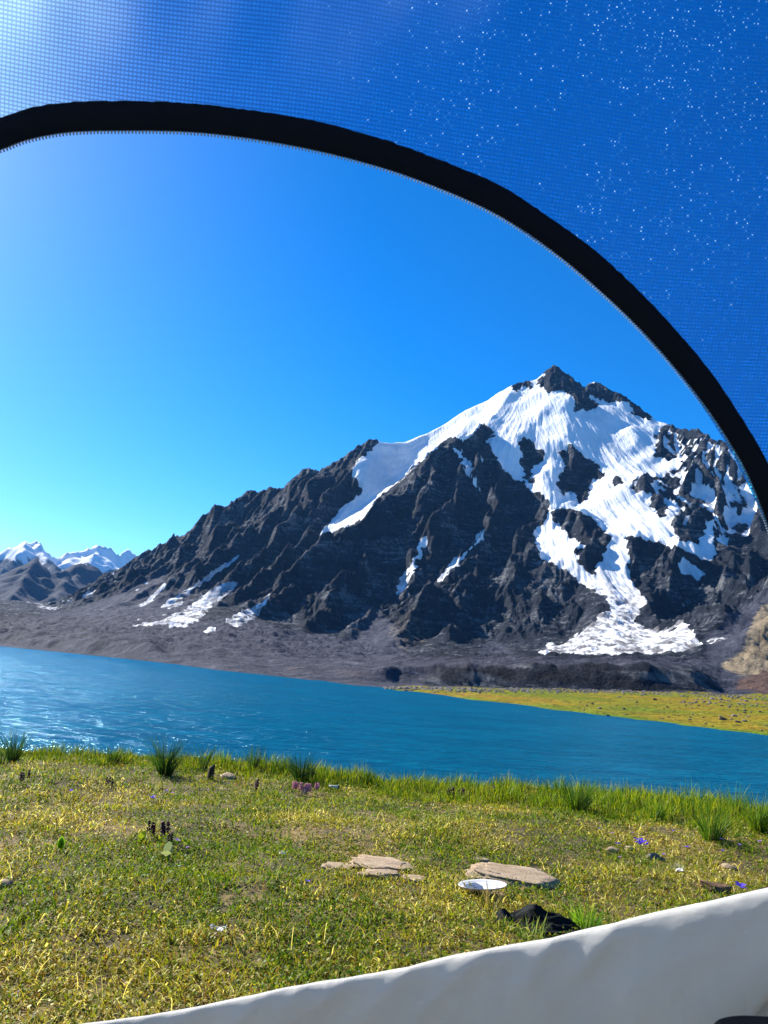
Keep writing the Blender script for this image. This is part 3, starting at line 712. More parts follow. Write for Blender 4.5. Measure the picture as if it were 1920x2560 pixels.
# sun glints painted as pale specks in single cells of the weave
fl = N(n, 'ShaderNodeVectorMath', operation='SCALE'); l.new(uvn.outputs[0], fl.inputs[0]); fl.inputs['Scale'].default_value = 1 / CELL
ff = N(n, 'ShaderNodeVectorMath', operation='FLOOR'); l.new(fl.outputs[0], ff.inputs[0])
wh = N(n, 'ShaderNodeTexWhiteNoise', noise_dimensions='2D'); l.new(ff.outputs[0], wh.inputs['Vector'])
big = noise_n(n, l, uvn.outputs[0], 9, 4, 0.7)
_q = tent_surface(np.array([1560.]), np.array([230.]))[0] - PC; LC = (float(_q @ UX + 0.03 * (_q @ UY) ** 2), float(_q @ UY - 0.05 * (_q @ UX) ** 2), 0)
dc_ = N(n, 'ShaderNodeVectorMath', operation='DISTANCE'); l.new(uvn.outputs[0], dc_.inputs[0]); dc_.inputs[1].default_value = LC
glint_area = math_n(n, l, 'SUBTRACT', 1.0, smoothstep(n, l, dc_.outputs['Value'], 0.03, 0.30))
thr = math_n(n, l, 'SUBTRACT', 1.0, math_n(n, l, 'MULTIPLY', math_n(n, l, 'MULTIPLY', glint_area, smoothstep(n, l, big, 0.34, 0.62)), 0.30))
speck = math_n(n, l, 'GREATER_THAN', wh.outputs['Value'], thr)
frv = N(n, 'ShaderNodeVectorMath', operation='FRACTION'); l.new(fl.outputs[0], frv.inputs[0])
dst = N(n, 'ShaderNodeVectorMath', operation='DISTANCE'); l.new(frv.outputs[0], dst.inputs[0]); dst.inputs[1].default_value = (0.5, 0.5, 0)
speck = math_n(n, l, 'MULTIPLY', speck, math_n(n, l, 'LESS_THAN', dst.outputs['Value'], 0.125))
tr_ = N(n, 'ShaderNodeBsdfTransparent'); tr_.inputs[0].default_value = (1, 1, 1, 1)
# between the threads the cells are half filled by a thin blue film of fibres
film = N(n, 'ShaderNodeBsdfTransparent'); film.inputs[0].default_value = (0.03, 0.56, 0.88, 1)
dif = N(n, 'ShaderNodeBsdfTranslucent'); dif.inputs[0].default_value = (0.0, 0.03, 0.14, 1)
fw = N(n, 'ShaderNodeBsdfRefraction'); fw.inputs['Roughness'].default_value = 0.85; fw.inputs['IOR'].default_value = 1.8; fw.inputs['Color'].default_value = (0.66, 0.92, 1.0, 1)
mx = N(n, 'ShaderNodeMixShader'); mx.inputs[0].default_value = 0.105; l.new(dif.outputs[0], mx.inputs[1]); l.new(fw.outputs[0], mx.inputs[2])
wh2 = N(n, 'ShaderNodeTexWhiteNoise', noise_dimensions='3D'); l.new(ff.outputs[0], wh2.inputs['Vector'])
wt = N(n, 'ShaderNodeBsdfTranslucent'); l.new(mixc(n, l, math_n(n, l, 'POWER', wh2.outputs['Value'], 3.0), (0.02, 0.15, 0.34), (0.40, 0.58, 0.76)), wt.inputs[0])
cell = mixc(n, l, wh2.outputs['Value'], (0.02, 0.50, 0.80), (0.04, 0.66, 0.95))
mc = N(n, 'ShaderNodeMixShader'); mc.inputs[0].default_value = 0.17; l.new(cell, film.inputs[0]); l.new(film.outputs[0], mc.inputs[1]); l.new(fw.outputs[0], mc.inputs[2])
m2 = N(n, 'ShaderNodeMixShader'); l.new(mask, m2.inputs[0]); l.new(mc.outputs[0], m2.inputs[1]); l.new(mx.outputs[0], m2.inputs[2])
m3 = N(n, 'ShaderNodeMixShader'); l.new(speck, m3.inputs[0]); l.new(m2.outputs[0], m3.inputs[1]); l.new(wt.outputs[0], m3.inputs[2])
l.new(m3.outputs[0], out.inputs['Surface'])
NET = m
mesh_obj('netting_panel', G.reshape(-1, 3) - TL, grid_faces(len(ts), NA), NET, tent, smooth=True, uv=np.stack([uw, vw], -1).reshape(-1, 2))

def cloth_mat(name, col, transl=0.0, tcol=None, rough=0.85, weave=2500, bump=0.0006, crease=0.004):
    m, n, l, b = mat_new(name)
    tc = N(n, 'ShaderNodeTexCoord'); nz = noise_n(n, l, tc.outputs['Object'], weave, 2, 0.5)
    nz2 = noise_n(n, l, tc.outputs['Object'], 9, 4, 0.6)
    c = mixc(n, l, nz2, tuple(x * 0.85 for x in col), tuple(min(x * 1.12, 1) for x in col))
    l.new(c, b.inputs['Base Color']); b.inputs['Roughness'].default_value = rough; b.inputs['Specular IOR Level'].default_value = 0.2
    bp = N(n, 'ShaderNodeBump'); bp.inputs['Distance'].default_value = bump; l.new(nz, bp.inputs['Height'])
    cz = N(n, 'ShaderNodeTexNoise'); cz.inputs['Scale'].default_value = 7; cz.inputs['Detail'].default_value = 5; cz.inputs['Distortion'].default_value = 0.5; l.new(tc.outputs['Object'], cz.inputs['Vector'])
    cb = N(n, 'ShaderNodeBump'); cb.inputs['Distance'].default_value = crease; l.new(cz.outputs['Fac'], cb.inputs['Height']); l.new(bp.outputs[0], cb.inputs['Normal']); l.new(cb.outputs[0], b.inputs['Normal'])
    if transl:
        t = N(n, 'ShaderNodeBsdfTranslucent'); t.inputs[0].default_value = (*(tcol or col), 1)
        s = N(n, 'ShaderNodeMixShader'); s.inputs[0].default_value = transl
        l.new(b.outputs[0], s.inputs[1]); l.new(t.outputs[0], s.inputs[2]); l.new(s.outputs[0], n['Material Output'].inputs[0])
    return m
TAPE = cloth_mat('binding_tape', (0.006, 0.008, 0.018), 0.3, (0.008, 0.03, 0.04))
# binding: a folded tape with rounded edges, 2.5 mm thick, slightly wavy outer rim
prof = []
T = 0.0013
for a, o in ((0, 0), (0.03, 1), (0.5, 1.35), (0.97, 1), (1, 0), (0.97, -1), (0.5, -1.35), (0.03, -1)): prof.append((a, o))
jit = 0.0006 * fbm(aa * 90, aa * 0 + 1.5, 3, 510)
W = PO - PI_
RR = np.array([PI_ + W * a + NRM * (o * T) + (W / np.linalg.norm(W, axis=1, keepdims=True)) * (jit * (a > 0.9))[:, None] for a, o in prof])   # (8, NA, 3)
k = len(prof)
i = np.arange(k)[:, None]; j = np.arange(NA - 1)[None]
fc = np.stack([i * NA + j, i * NA + j + 1, ((i + 1) % k) * NA + j + 1, ((i + 1) % k) * NA + j], -1).reshape(-1, 4)
mesh_obj('arch_binding', RR.reshape(-1, 3) - TL, fc, TAPE, tent, smooth=True)
# zip: a row of small moulded teeth on the inner edge
Zc = np.concatenate([[0], np.cumsum(np.linalg.norm(np.diff(PI_, axis=0), axis=1))])
nz = int(Zc[-1] / 0.0026)
zs = np.linspace(0.01, Zc[-1] - 0.01, nz)
zp = np.stack([np.interp(zs, Zc, PI_[:, c]) for c in range(3)], 1)
tg = np.gradient(zp, axis=0); tg /= np.linalg.norm(tg, axis=1, keepdims=True); inn = np.cross(tg, NRM)
if ((PC - zp[len(zp) // 2]) @ inn[len(zp) // 2]) < 0: inn = -inn
vs, fs = [], []
for i in range(nz):
    c = zp[i] + inn[i] * 0.0008; a, bb, cc = tg[i] * 0.0007, inn[i] * (0.0011), NRM * 0.0010
    k = len(vs)
    for s1, s2, s3, q in ((-1,-1,-1,1),(1,-1,-1,1),(.6,1,-.7,1),(-.6,1,-.7,1),(-1,-1,1,1),(1,-1,1,1),(.6,1,.7,1),(-.6,1,.7,1)):
        vs.append(c + a * s1 + bb * s2 + cc * s3)
    fs += [[k,k+1,k+2,k+3],[k+4,k+7,k+6,k+5],[k,k+4,k+5,k+1],[k+1,k+5,k+6,k+2],[k+2,k+6,k+7,k+3],[k+3,k+7,k+4,k]]
ZIP = cloth_mat('zip_teeth', (0.22, 0.25, 0.27), 0.35, (0.6, 0.7, 0.75), 0.35)
mesh_obj('zip_teeth', np.array(vs) - TL, fs, ZIP, tent)

# white lower wall: a sheet folded over a cord along its top edge
TOP = [(-900,2700),(-500,2650),(-100,2603),(214,2562),(405,2535),(579,2501),(752,2464),(960,2431),(1163,2385),(1365,2349),(1539,2308),(1712,2268),(1920,2221),(2150,2165),(2500,2080),(3000,1950),(3600,1780)]
tc_ = crom(TOP, 26)
dTop = 0.92
tp = at(tc_[:, 0], tc_[:, 1], dTop)
NT = len(tp)
# the hanging profile: (towards the viewer, down, outward part of the fold first)
prof = [(-0.012, 0.10), (-0.011, 0.06), (-0.010, 0.03), (-0.0085, 0.012), (-0.0065, 0.004), (-0.003, 0.0005), (0.0, 0.0), (0.003, 0.0012), (0.0055, 0.0045), (0.008, 0.010), (0.0095, 0.016), (0.0100, 0.022)]
prof += [(0.0100 + 0.10 * t + 0.02 * t * t, 0.022 + 0.55 * t) for t in np.linspace(0.02, 1, 70) ** 1.15]
toV = np.array([0.0, -1.0, 0.0])
along_m = np.concatenate([[0], np.cumsum(np.linalg.norm(np.diff(tp, axis=0), axis=1))])
rows = []
for q, (f_, dn) in enumerate(prof):
    P = tp + toV * f_ - np.array([0, 0, 1.0]) * dn
    s = along_m
    k = min(dn / 0.03, 1.0) * (1 if q > 6 else 0.3)
    # slanting puckers under the seam, broad folds further down
    pk_ = ridged(s * 13 + dn * 16, dn * 7 + s * 0.8, 2, 520) - 0.7
    w = 0.0028 * pk_ * math.exp(-((dn - 0.018) / 0.030) ** 2) + k * (0.005 * fbm(s * 2.6 + dn * 2.5, dn * 3.2, 3, 521) + 0.0016 * fbm(s * 9 + dn * 7, dn * 9, 3, 522) + 0.0009 * (ridged(s * 22 + dn * 30, dn * 14 - s * 5, 3, 524) - 0.7))
    # one diagonal crease down at the right
    cr = (s - np.interp(1920, tc_[:, 0], s)) + (dn - 0.08) * 1.05
    w = w + 0.010 * np.exp(-(cr / 0.012) ** 2) * min(dn / 0.08, 1) - 0.03 * (1 / (1 + np.exp(-cr / 0.010))) * min(dn / 0.1, 1)
    P = P + toV * w[:, None] + np.array([0, 0, 1.0]) * (0.0004 * fbm(s * 14, s * 0 + 2.2, 3, 523))[:, None] * (1 if q < 12 else 0.4)
    rows.append(P)
RWS = np.array(rows)
WHITE = cloth_mat('white_nylon', (0.78, 0.755, 0.715), 0.38, (0.77, 0.755, 0.73), 0.55, 1600, 0.0004, crease=0.010)
qpx, qpy = project(RWS)
keep = ~((qpx > 1765) & (qpy > 2532 + (1920 - qpx) * 0.03) & (qpx > 1765 + (2560 - qpy) * 0.2) )
ff_ = grid_faces(len(prof), NT); kf = keep.reshape(-1)[ff_].all(1)
wall = mesh_obj('lower_wall', RWS.reshape(-1, 3) - TL, ff_, WHITE, tent, smooth=True)
mod = wall.modifiers.new('thick', 'SOLIDIFY'); mod.thickness = 0.0004
# dark hem of the groundsheet that shows in the corner below the wall
DARK = cloth_mat('groundsheet_cloth', (0.02, 0.024, 0.03))
hp = crom([(1725,2640),(1755,2596),(1782,2562),(1804,2546),(1850,2539),(1920,2541),(2040,2545)], 8)
h0 = at(hp[:, 0], hp[:, 1], 0.80); hrow = np.array([h0 + np.array([0, -0.012 * t - 0.004 * math.sin(t * 9), -0.16 * t]) for t in np.linspace(0, 1, 12)])
mesh_obj('groundsheet_hem', hrow.reshape(-1, 3) - TL, grid_faces(12, len(hp)), DARK, tent, smooth=True)
# roof and back of the tent round the photographer
CAN = cloth_mat('canopy_nylon', (0.72, 0.70, 0.66), 0.5, (0.85, 0.82, 0.76), 0.6)
th_ = np.linspace(-0.02, math.pi + 0.02, 40); yy_ = np.linspace(0.0, 1, 26)
a_, t_ = np.meshgrid(th_, yy_)
rad_ = np.sqrt(np.maximum(1 - t_ ** 3.0, 0.0))
cx_ = 1.25 * np.cos(a_) * rad_; cz_ = 1.5 * np.sin(a_) * rad_; cy_ = 0.35 - 2.3 * t_ + 0.42 * (1 - np.sin(a_)) * (1 - t_)
mesh_obj('canopy', np.stack([cx_, cy_, cz_], -1).reshape(-1, 3) - TL, grid_faces(26, 40), CAN, tent, smooth=True)

# ------------------------------------------------------------------ grass
def ground_pt(px, py, lift=0.0):
    r = 3.0; px = float(px); py = float(py)
    p = on_z(px, py, 0.0)
    for _ in range(12):
        p = on_z(px, py, float(ground_h(p[0], p[1])))
    return np.array([p[0], p[1], p[2] + lift])

def leaf_mat(name, transl=0.45, rough=0.5):
    m, n, l, b = mat_new(name)
    a = N(n, 'ShaderNodeAttribute', attribute_name='Col')
    l.new(a.outputs['Color'], b.inputs['Base Color']); b.inputs['Roughness'].default_value = rough; b.inputs['Specular IOR Level'].default_value = 0.15
    t = N(n, 'ShaderNodeBsdfTranslucent'); c = mixc(n, l, 1.0, a.outputs['Color'], (1.25, 1.15, 0.6), 'MULTIPLY'); l.new(c, t.inputs[0])
    s = N(n, 'ShaderNodeMixShader'); s.inputs[0].default_value = transl
    l.new(b.outputs[0], s.inputs[1]); l.new(t.outputs[0], s.inputs[2]); l.new(s.outputs[0], n['Material Output'].inputs[0])
    return m
LEAF = leaf_mat('grass_blade')

def blades(P, h, w, lean, col, seed, curl=0.6, az=None, seg=2):
    """tapered ribbons: base points P (n,3), height h, width w, lean (radians), colour (n,3)"""
    r = np.random.default_rng(seed); n_ = len(P)
    az = r.random(n_) * 2 * np.pi if az is None else az
    dirn = np.stack([np.cos(az), np.sin(az), np.zeros(n_)], 1); fa = r.random(n_) * 2 * np.pi
    side = np.stack([np.cos(fa), np.sin(fa), np.zeros(n_)], 1)
    vs = []; cs = []
    for k in range(seg + 1):
        t = k / seg
        ang = lean * (1 - curl + 2 * curl * t)
        up = np.stack([np.zeros(n_)] * 2 + [h * t * np.cos(ang)], 1) + dirn * (h * t * np.sin(ang))[:, None]
        c = P + up
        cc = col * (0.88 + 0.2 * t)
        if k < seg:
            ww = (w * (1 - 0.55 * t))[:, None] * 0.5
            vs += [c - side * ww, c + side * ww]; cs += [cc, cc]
        else:
            vs.append(c); cs.append(cc)
    nv = 2 * seg + 1
    V = np.stack(vs, 1).reshape(-1, 3); C = np.stack(cs, 1).reshape(-1, 3)
    b0 = (np.arange(n_) * nv)[:, None]
    quads = np.concatenate([b0 + np.array([[2 * k, 2 * k + 1, 2 * k + 3, 2 * k + 2]]) for k in range(seg - 1)]) if seg > 1 else np.zeros((0, 4), int)
    tris = b0 + np.array([[2 * seg - 2, 2 * seg - 1, 2 * seg]])
    return V, [quads, tris], C

def leaflets(P, size, tilt, col, seed):
    """small pointed-oval leaves, four corners each"""
    r = np.random.default_rng(seed); n_ = len(P); az = r.random(n_) * 2 * np.pi
    f = np.stack([np.cos(az) * np.cos(tilt), np.sin(az) * np.cos(tilt), np.sin(tilt)], 1)
    s = np.stack([-np.sin(az), np.cos(az), (r.random(n_) - .5) * 1.2], 1) * 0.5
    L = size[:, None]
    V = np.stack([P, P + f * L * .5 + s * L * .7, P + f * L, P + f * L * .5 - s * L * .7], 1).reshape(-1, 3)
    C = np.repeat(col, 4, axis=0)
    return V, [np.arange(n_ * 4).reshape(-1, 4)], C

def scatter(n_, r0, r1, pw, seed, spread=33):
    r = np.random.default_rng(seed)
    u = r.random(n_); e = 1 - pw + 1
    rad = (r0 ** (2 - pw) + u * (r1 ** (2 - pw) - r0 ** (2 - pw))) ** (1 / (2 - pw))
    a = R(spread) * (r.random(n_) * 2 - 1)
    x, y = rad * np.sin(a), rad * np.cos(a)
    return x, y, rad

PAL = np.array([[0.065, 0.135, 0.005], [0.15, 0.19, 0.010], [0.26, 0.23, 0.03], [0.56, 0.49, 0.24], [0.15, 0.085, 0.022], [0.018, 0.040, 0.005]])
def colours(x, y, seed, green=0.0):
    r = np.random.default_rng(seed); n_ = len(x)
    g = fbm(x / 0.9, y / 0.9, 4, 601) * 1.5 + fbm(x / 0.22, y / 0.22, 2, 602) * 0.35 + green
    dry = fbm(x / 0.7, y / 0.7, 3, 603) * 0.8 + (1.9 - np.hypot(x, y)).clip(0, 1) * 0.25
    w = np.stack([0.85 + 1.7 * g, 1.5 + 0.8 * g, 1.05 - 0.4 * g, 0.26 + 0.9 * dry - 0.5 * g, 0.38 + 0.35 * dry - .3 * g, 0.45 + 0.5 * g], 1).clip(0.02, None)
    c = np.cumsum(w / w.sum(1, keepdims=True), 1); k = (r.random(n_)[:, None] > c).sum(1).clip(0, 5)
    c_ = PAL[k] * np.array([1.5, 1.55, 1.2]); near = ((2.7 - np.hypot(x, y)) / 1.4).clip(0, 1)[:, None]; c_ = c_ * (1 - 0.28 * near) + np.array([0.52, 0.44, 0.21]) * 0.28 * near * (0.6 + 0.8 * r.random(n_))[:, None]
    return c_ * (0.72 + 0.56 * r.random(n_))[:, None]

def emit(name, parts, label_kind='stuff'):
    V = np.concatenate([p[0] for p in parts]); C = np.concatenate([p[2] for p in parts])
    fl = []; off = 0
    for v, f, c in parts:
        fl += [q + off for q in f if len(q)]; off += len(v)
    return tag(mesh_obj(name, V, fl, LEAF, attrs={'Col': C}), kind=label_kind)

# nothing grows through the stones, the plate or the cloth: (px, py, half width, half depth)
KEEP = [(1292, 2198, .205, .17), (845, 2172, .08, .05), (955, 2168, .14, .11), (955, 2192, .09, .05), (1036, 2201, .05, .035), (1205, 2226, .11, .085), (1335, 2312, .15, .09), (568, 1946, .07, .05), (1790, 2228, .07, .035), (1532, 2128, .035, .03), (1572, 2124, .03, .025), (1822, 2172, .04, .03), (6, 2216, .03, .03), (545, 2336, .03, .02)]
def clear(x, y):
    ok = np.ones(len(x), bool)
    for a, b, u, v in KEEP:
        p = ground_pt(a, b); ok &= ((x - p[0]) / u) ** 2 + ((y - p[1]) / v) ** 2 > 1
    return ok
# short turf
def bare(x, y): return 1.25 * fbm(x / 0.45, y / 0.45, 3, 640) + 0.6 * fbm(x / 0.12, y / 0.12, 2, 641) + 1.1 * ((1.95 - np.hypot(x + 0.75, y)) / 0.6).clip(0, 0.8)
x, y, rad = scatter(330000, 0.95, 8.6, 1.25, 11)
rr_ = rng.random(len(x)); keep = ((bare(x, y) < 0.55) | (rr_ < 0.35)) & clear(x, y)
x, y, rad = x[keep], y[keep], rad[keep]; n_ = len(x)
hgt = (0.018 + 0.036 * rng.random(n_) ** 1.5) * (0.9 + 0.5 * fbm(x / 0.6, y / 0.6, 3, 605) + 0.5 * fbm(x / 0.09, y / 0.09, 2, 606)).clip(0.3, 1.8)
lean = (0.25 + rng.random(n_) * 1.3)
P = np.stack([x, y, ground_h(x, y) - 0.002], 1)
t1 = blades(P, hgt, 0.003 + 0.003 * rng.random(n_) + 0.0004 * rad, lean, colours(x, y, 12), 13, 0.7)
# herb leaves of the turf
x, y, rad = scatter(130000, 0.95, 8.0, 1.3, 14); rr_ = rng.random(len(x)); keep = ((bare(x, y) < 0.5) | (rr_ < 0.25)) & clear(x, y)
x, y, rad = x[keep], y[keep], rad[keep]; n_ = len(x)
P = np.stack([x, y, ground_h(x, y) + 0.004 + 0.028 * rng.random(n_) * (1 + 0.6 * fbm(x / .4, y / .4, 2, 607))], 1)
t2 = leaflets(P, 0.006 + 0.010 * rng.random(n_), (rng.random(n_) - 0.25) * 1.7, colours(x, y, 15, 0.35) * 0.85, 16)
emit('turf', [t1, t2])
# longer, looser grass standing out of the turf
x, y, rad = scatter(26000, 0.9, 7.4, 1.5, 21)
keep = fbm(x / 0.5, y / 0.5, 3, 620) + 0.45 * (1.6 - rad * 0.28) > 0.12
keep &= clear(x, y)
x, y, rad = x[keep], y[keep], rad[keep]; n_ = len(x)
P = np.stack([x, y, ground_h(x, y) - 0.002], 1)
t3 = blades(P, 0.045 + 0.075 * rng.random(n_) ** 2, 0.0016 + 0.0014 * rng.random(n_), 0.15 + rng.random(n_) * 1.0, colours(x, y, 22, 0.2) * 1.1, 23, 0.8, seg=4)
emit('long_grass', [t3])
# green belt along the edge of the bank
n_ = 110000
u = rng.random(n_); x = (rng.random(n_) * 2 - 1) * 6.2
edge = 7.75
inner = np.interp(x, [-4, 0, 1.7, 2.7, 5], [7.05, 6.65, 6.1, 5.4, 4.4]) + 0.30 * fbm(x / 1.2, x * 0 + 3, 3, 630)
y0 = inner + (edge + 0.9 - inner) * u
yy = np.sqrt(np.maximum(y0 ** 2 - (0.35 * x) ** 2, 1))
P = np.stack([x, yy, ground_h(x, yy) - 0.003], 1)
rise = ((y0 - inner) / 0.35).clip(0, 1)
hgt = (0.035 + 0.075 * rng.random(n_)) * (0.35 + 0.65 * rise) * (0.85 + 1.0 * fbm(x / 0.30, yy / 0.30, 3, 631)).clip(0.2, 1.7) * (0.8 + 0.09 * (x + 4).clip(0, 8))
gc = np.array([[0.08, 0.18, 0.005], [0.20, 0.30, 0.006], [0.36, 0.38, 0.02], [0.025, 0.07, 0.006]])[rng.integers(0, 4, n_)] * ((0.75 + 0.5 * rng.random(n_)) * np.interp(x, [-3.5, 0, 2.5], [0.75, 0.9, 1.05]))[:, None]
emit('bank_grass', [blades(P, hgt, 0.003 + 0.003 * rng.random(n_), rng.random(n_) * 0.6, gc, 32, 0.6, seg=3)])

# ------------------------------------------------------------------ things in the meadow
def simple_mat(name, c1, c2, scale=20, rough=0.8, bump=0.003, c3=None, spec=0.3, strata=False):
    m, n, l, b = mat_new(name)
    tc = N(n, 'ShaderNodeTexCoord'); v = tc.outputs['Object']
    if strata:
        mp = N(n, 'ShaderNodeMapping'); mp.inputs['Scale'].default_value = (0.5, 1.6, 3.0); mp.inputs['Rotation'].default_value = (0.2, 0.3, 0.6); l.new(v, mp.inputs[0]); v = mp.outputs[0]
    a = noise_n(n, l, v, scale, 8, 0.68, 0.4); f = noise_n(n, l, tc.outputs['Object'], scale * 6, 5, 0.7)
    mixf = math_n(n, l, 'ADD', math_n(n, l, 'MULTIPLY', a, 0.7), math_n(n, l, 'MULTIPLY', f, 0.3))
    st = [(0.34, c1), (0.6, c2)] + ([(0.40, c3)] if c3 else [])
    st = sorted(st, key=lambda q: q[0]); r = ramp(n, st); l.new(mixf, r.inputs[0])
    l.new(r.outputs[0], b.inputs['Base Color']); b.inputs['Roughness'].default_value = rough; b.inputs['Specular IOR Level'].default_value = spec
    bp = N(n, 'ShaderNodeBump'); bp.inputs['Distance'].default_value = bump; l.new(mixf, bp.inputs['Height']); l.new(bp.outputs[0], b.inputs['Normal'])
    return m
M_PALE = simple_mat('pale_stone', (0.09, 0.045, 0.02), (0.44, 0.33, 0.215), 9, 0.9, 0.014, (0.27, 0.185, 0.105), strata=True)
M_DARKST = simple_mat('dark_stone', (0.02, 0.018, 0.02), (0.085, 0.075, 0.07), 6, 0.9, 0.02)
M_GREYST = simple_mat('grey_stone', (0.05, 0.045, 0.045), (0.24, 0.21, 0.19), 4, 0.9, 0.02)
M_BROWN = simple_mat('brown_stone', (0.035, 0.018, 0.01), (0.22, 0.12, 0.06), 26, 0.85, 0.004)
M_WOOD = simple_mat('weathered_wood', (0.008, 0.006, 0.003), (0.05, 0.035, 0.018), 30, 0.9, 0.003, strata=True)
M_WHITE = simple_mat('white_paper', (0.42, 0.42, 0.42), (0.66, 0.66, 0.65), 9, 0.6, 0.001)
M_BLUEGREY = simple_mat('blue_grey_print', (0.03, 0.045, 0.09), (0.10, 0.13, 0.20), 30, 0.4, 0.0005)
M_BLACK = simple_mat('black_cloth', (0.002, 0.004, 0.004), (0.006, 0.009, 0.009), 18, 0.8, 0.001, spec=0.12)
M_RIM = simple_mat('pink_rim', (0.25, 0.12, 0.12), (0.42, 0.2, 0.2), 30, 0.6, 0.0005)

def ico(sub):
    bm = bmesh.new(); bmesh.ops.create_icosphere(bm, subdivisions=sub, radius=1.0)
    v = np.array([q.co[:] for q in bm.verts]); f = np.array([[w.index for w in q.verts] for q in bm.faces]); bm.free(); return v, f
ICO = {k: ico(k) for k in (2, 3, 4, 5)}
def n3(v, s, seed, o=4): return (fbm(v[:, 0] * s + v[:, 2] * 1.7 * s, v[:, 1] * s - v[:, 2] * 1.3 * s, o, seed) + fbm(v[:, 1] * s + 5, v[:, 2] * s * 1.4 + v[:, 0] * .5 * s, o, seed + 40)) * 0.5
def facet(v, seed, k=14, keep=0.72):
    """cut a ball with random planes: chipped, angular stone"""
    r = np.random.default_rng(seed); v = v.copy()
    for _ in range(k):
        d = r.normal(size=3); d /= np.linalg.norm(d); h = keep + 0.22 * r.random()
        t = v @ d - h; v -= np.where(t > 0, t, 0)[:, None] * d
    return v
def stone_mesh(name, sx, sy, sz, seed, mat, parent=None, sub=4, rough=0.10, outline=None, flat_top=None):
    v, f = ICO[sub]; v = facet(v, seed)
    v = v * (1 + rough * n3(v, 2.3, seed))[:, None]
    if outline is not None:      # plan outline as radius against angle
        a = np.arctan2(v[:, 1], v[:, 0]); k = np.interp(a, outline[0], outline[1], period=2 * np.pi); v[:, :2] *= k[:, None]
    if flat_top is not None: v[:, 2] = np.where(v[:, 2] > flat_top, flat_top + (v[:, 2] - flat_top) * 0.15, v[:, 2])
    v = v * [sx, sy, sz]
    o = mesh_obj(name, v, f, mat, parent, smooth=False)
    return o
def place(o, px, py, lift=0.0, rz=0.0, rx=0.0, ry=0.0):
    o.location = ground_pt(px, py, lift); o.rotation_euler = (rx, ry, rz); return o
def width_at(px, py, pxw):
    p = ground_pt(px, py); return pxw / F * math.hypot(p[0], p[1])

# big flat slab, the plate beside it, the broken slabs to the left
L_ = (np.array([-3.1, -2.6, -1.9, -1.2, -0.5, 0.1, 0.7, 1.3, 1.9, 2.5]), np.array([1.30, 1.15, 0.85, 0.95, 1.02, 1.05, 1.0, 0.9, 0.82, 1.0]))
o = stone_mesh('flat_stone', 0.20, 0.185, 0.050, 3, M_PALE, outline=L_, flat_top=0.5, rough=0.20, sub=5)
tag(place(o, 1292, 2198, 0.008, 0.12, R(4), R(3)), 'large flat pale stone slab stained brown, lying in the grass behind the black cloth', 'stone')
slabs = [('flat_stone', 845, 2172, 0.085, 0.06, 0.025, 11, 'small pale slab at the left end of the broken slabs'),
         ('flat_stone', 955, 2168, 0.150, 0.13, 0.030, 12, 'widest and rearmost of the broken pale slabs, cracked and sandy'),
         ('flat_stone', 955, 2192, 0.100, 0.055, 0.028, 13, 'pale slab with a dark shadowed front edge, in front of the widest broken slab'),
         ('flat_stone', 1036, 2201, 0.055, 0.04, 0.018, 14, 'smallest pale slab at the right end of the broken slabs'),
         ('flat_stone', 1205, 2153, 0.045, 0.03, 0.016, 15, 'little pale stone just behind the large flat slab')]
for nm, x, y, a, b_, c, sd_, lab in slabs:
    o = stone_mesh(nm, a, b_, c, sd_, M_PALE, flat_top=0.45, rough=0.30, sub=5); tag(place(o, x, y, c * 0.35, random.uniform(-.3, .3), R(3), 0), lab, 'stone', 'pale flat stones in the turf')
small = [(1532, 2128, 0.045, M_PALE, 'pale rounded stone in front of the violet flower clump'), (1572, 2124, 0.040, M_PALE, 'pale stone right of another, beside the dark hollow in the turf'),
         (1822, 2172, 0.050, M_PALE, 'pale stone near the right edge, above the mottled brown stone'), (1790, 2160, 0.022, M_PALE, 'tiny pale stone left of the pale stone near the right edge'),
         (6, 2216, 0.045, M_PALE, 'whitish stone cut by the left edge of the picture'), (568, 1946, 0.085, M_PALE, 'pale flat stone lying beside the wooden stake'),
         (705, 2136, 0.020, M_WHITE, 'small white chip of stone in the middle of the turf'), (450, 2167, 0.016, M_WHITE, 'tiny white pebble below the pale-leaved plant'),
         (1590, 2402, 0.05, M_PALE, 'pale stone at the edge of the white tent wall')]
for i, (x, y, s, m_, lab) in enumerate(small):
    o = stone_mesh('small_stone', s, s * 0.7, s * 0.42, 30 + i, m_, sub=3, rough=0.18); tag(place(o, x, y, s * 0.15, i * 1.1), lab, 'stone')
o = stone_mesh('small_stone', 0.075, 0.05, 0.04, 61, M_GREYST, sub=3, rough=0.25); tag(place(o, 1636, 2148, -0.008, 0.4), 'dark stone in a hollow right of the two pale stones', 'stone')
# mottled brown stone, two humps
v, f = ICO[4]; v = facet(v, 77, 10); v = v * (1 + 0.16 * n3(v, 2.0, 77))[:, None]; v[:, 2] += 0.55 * np.exp(-((v[:, 0] + 0.85) / 0.28) ** 2) * (v[:, 2] > 0); v *= [0.085, 0.05, 0.032]
o = mesh_obj('brown_stone', v, f, M_BROWN); tag(place(o, 1790, 2228, 0.012, -0.15), 'mottled brown stone with a pointed left end, beside the white tent wall', 'stone')

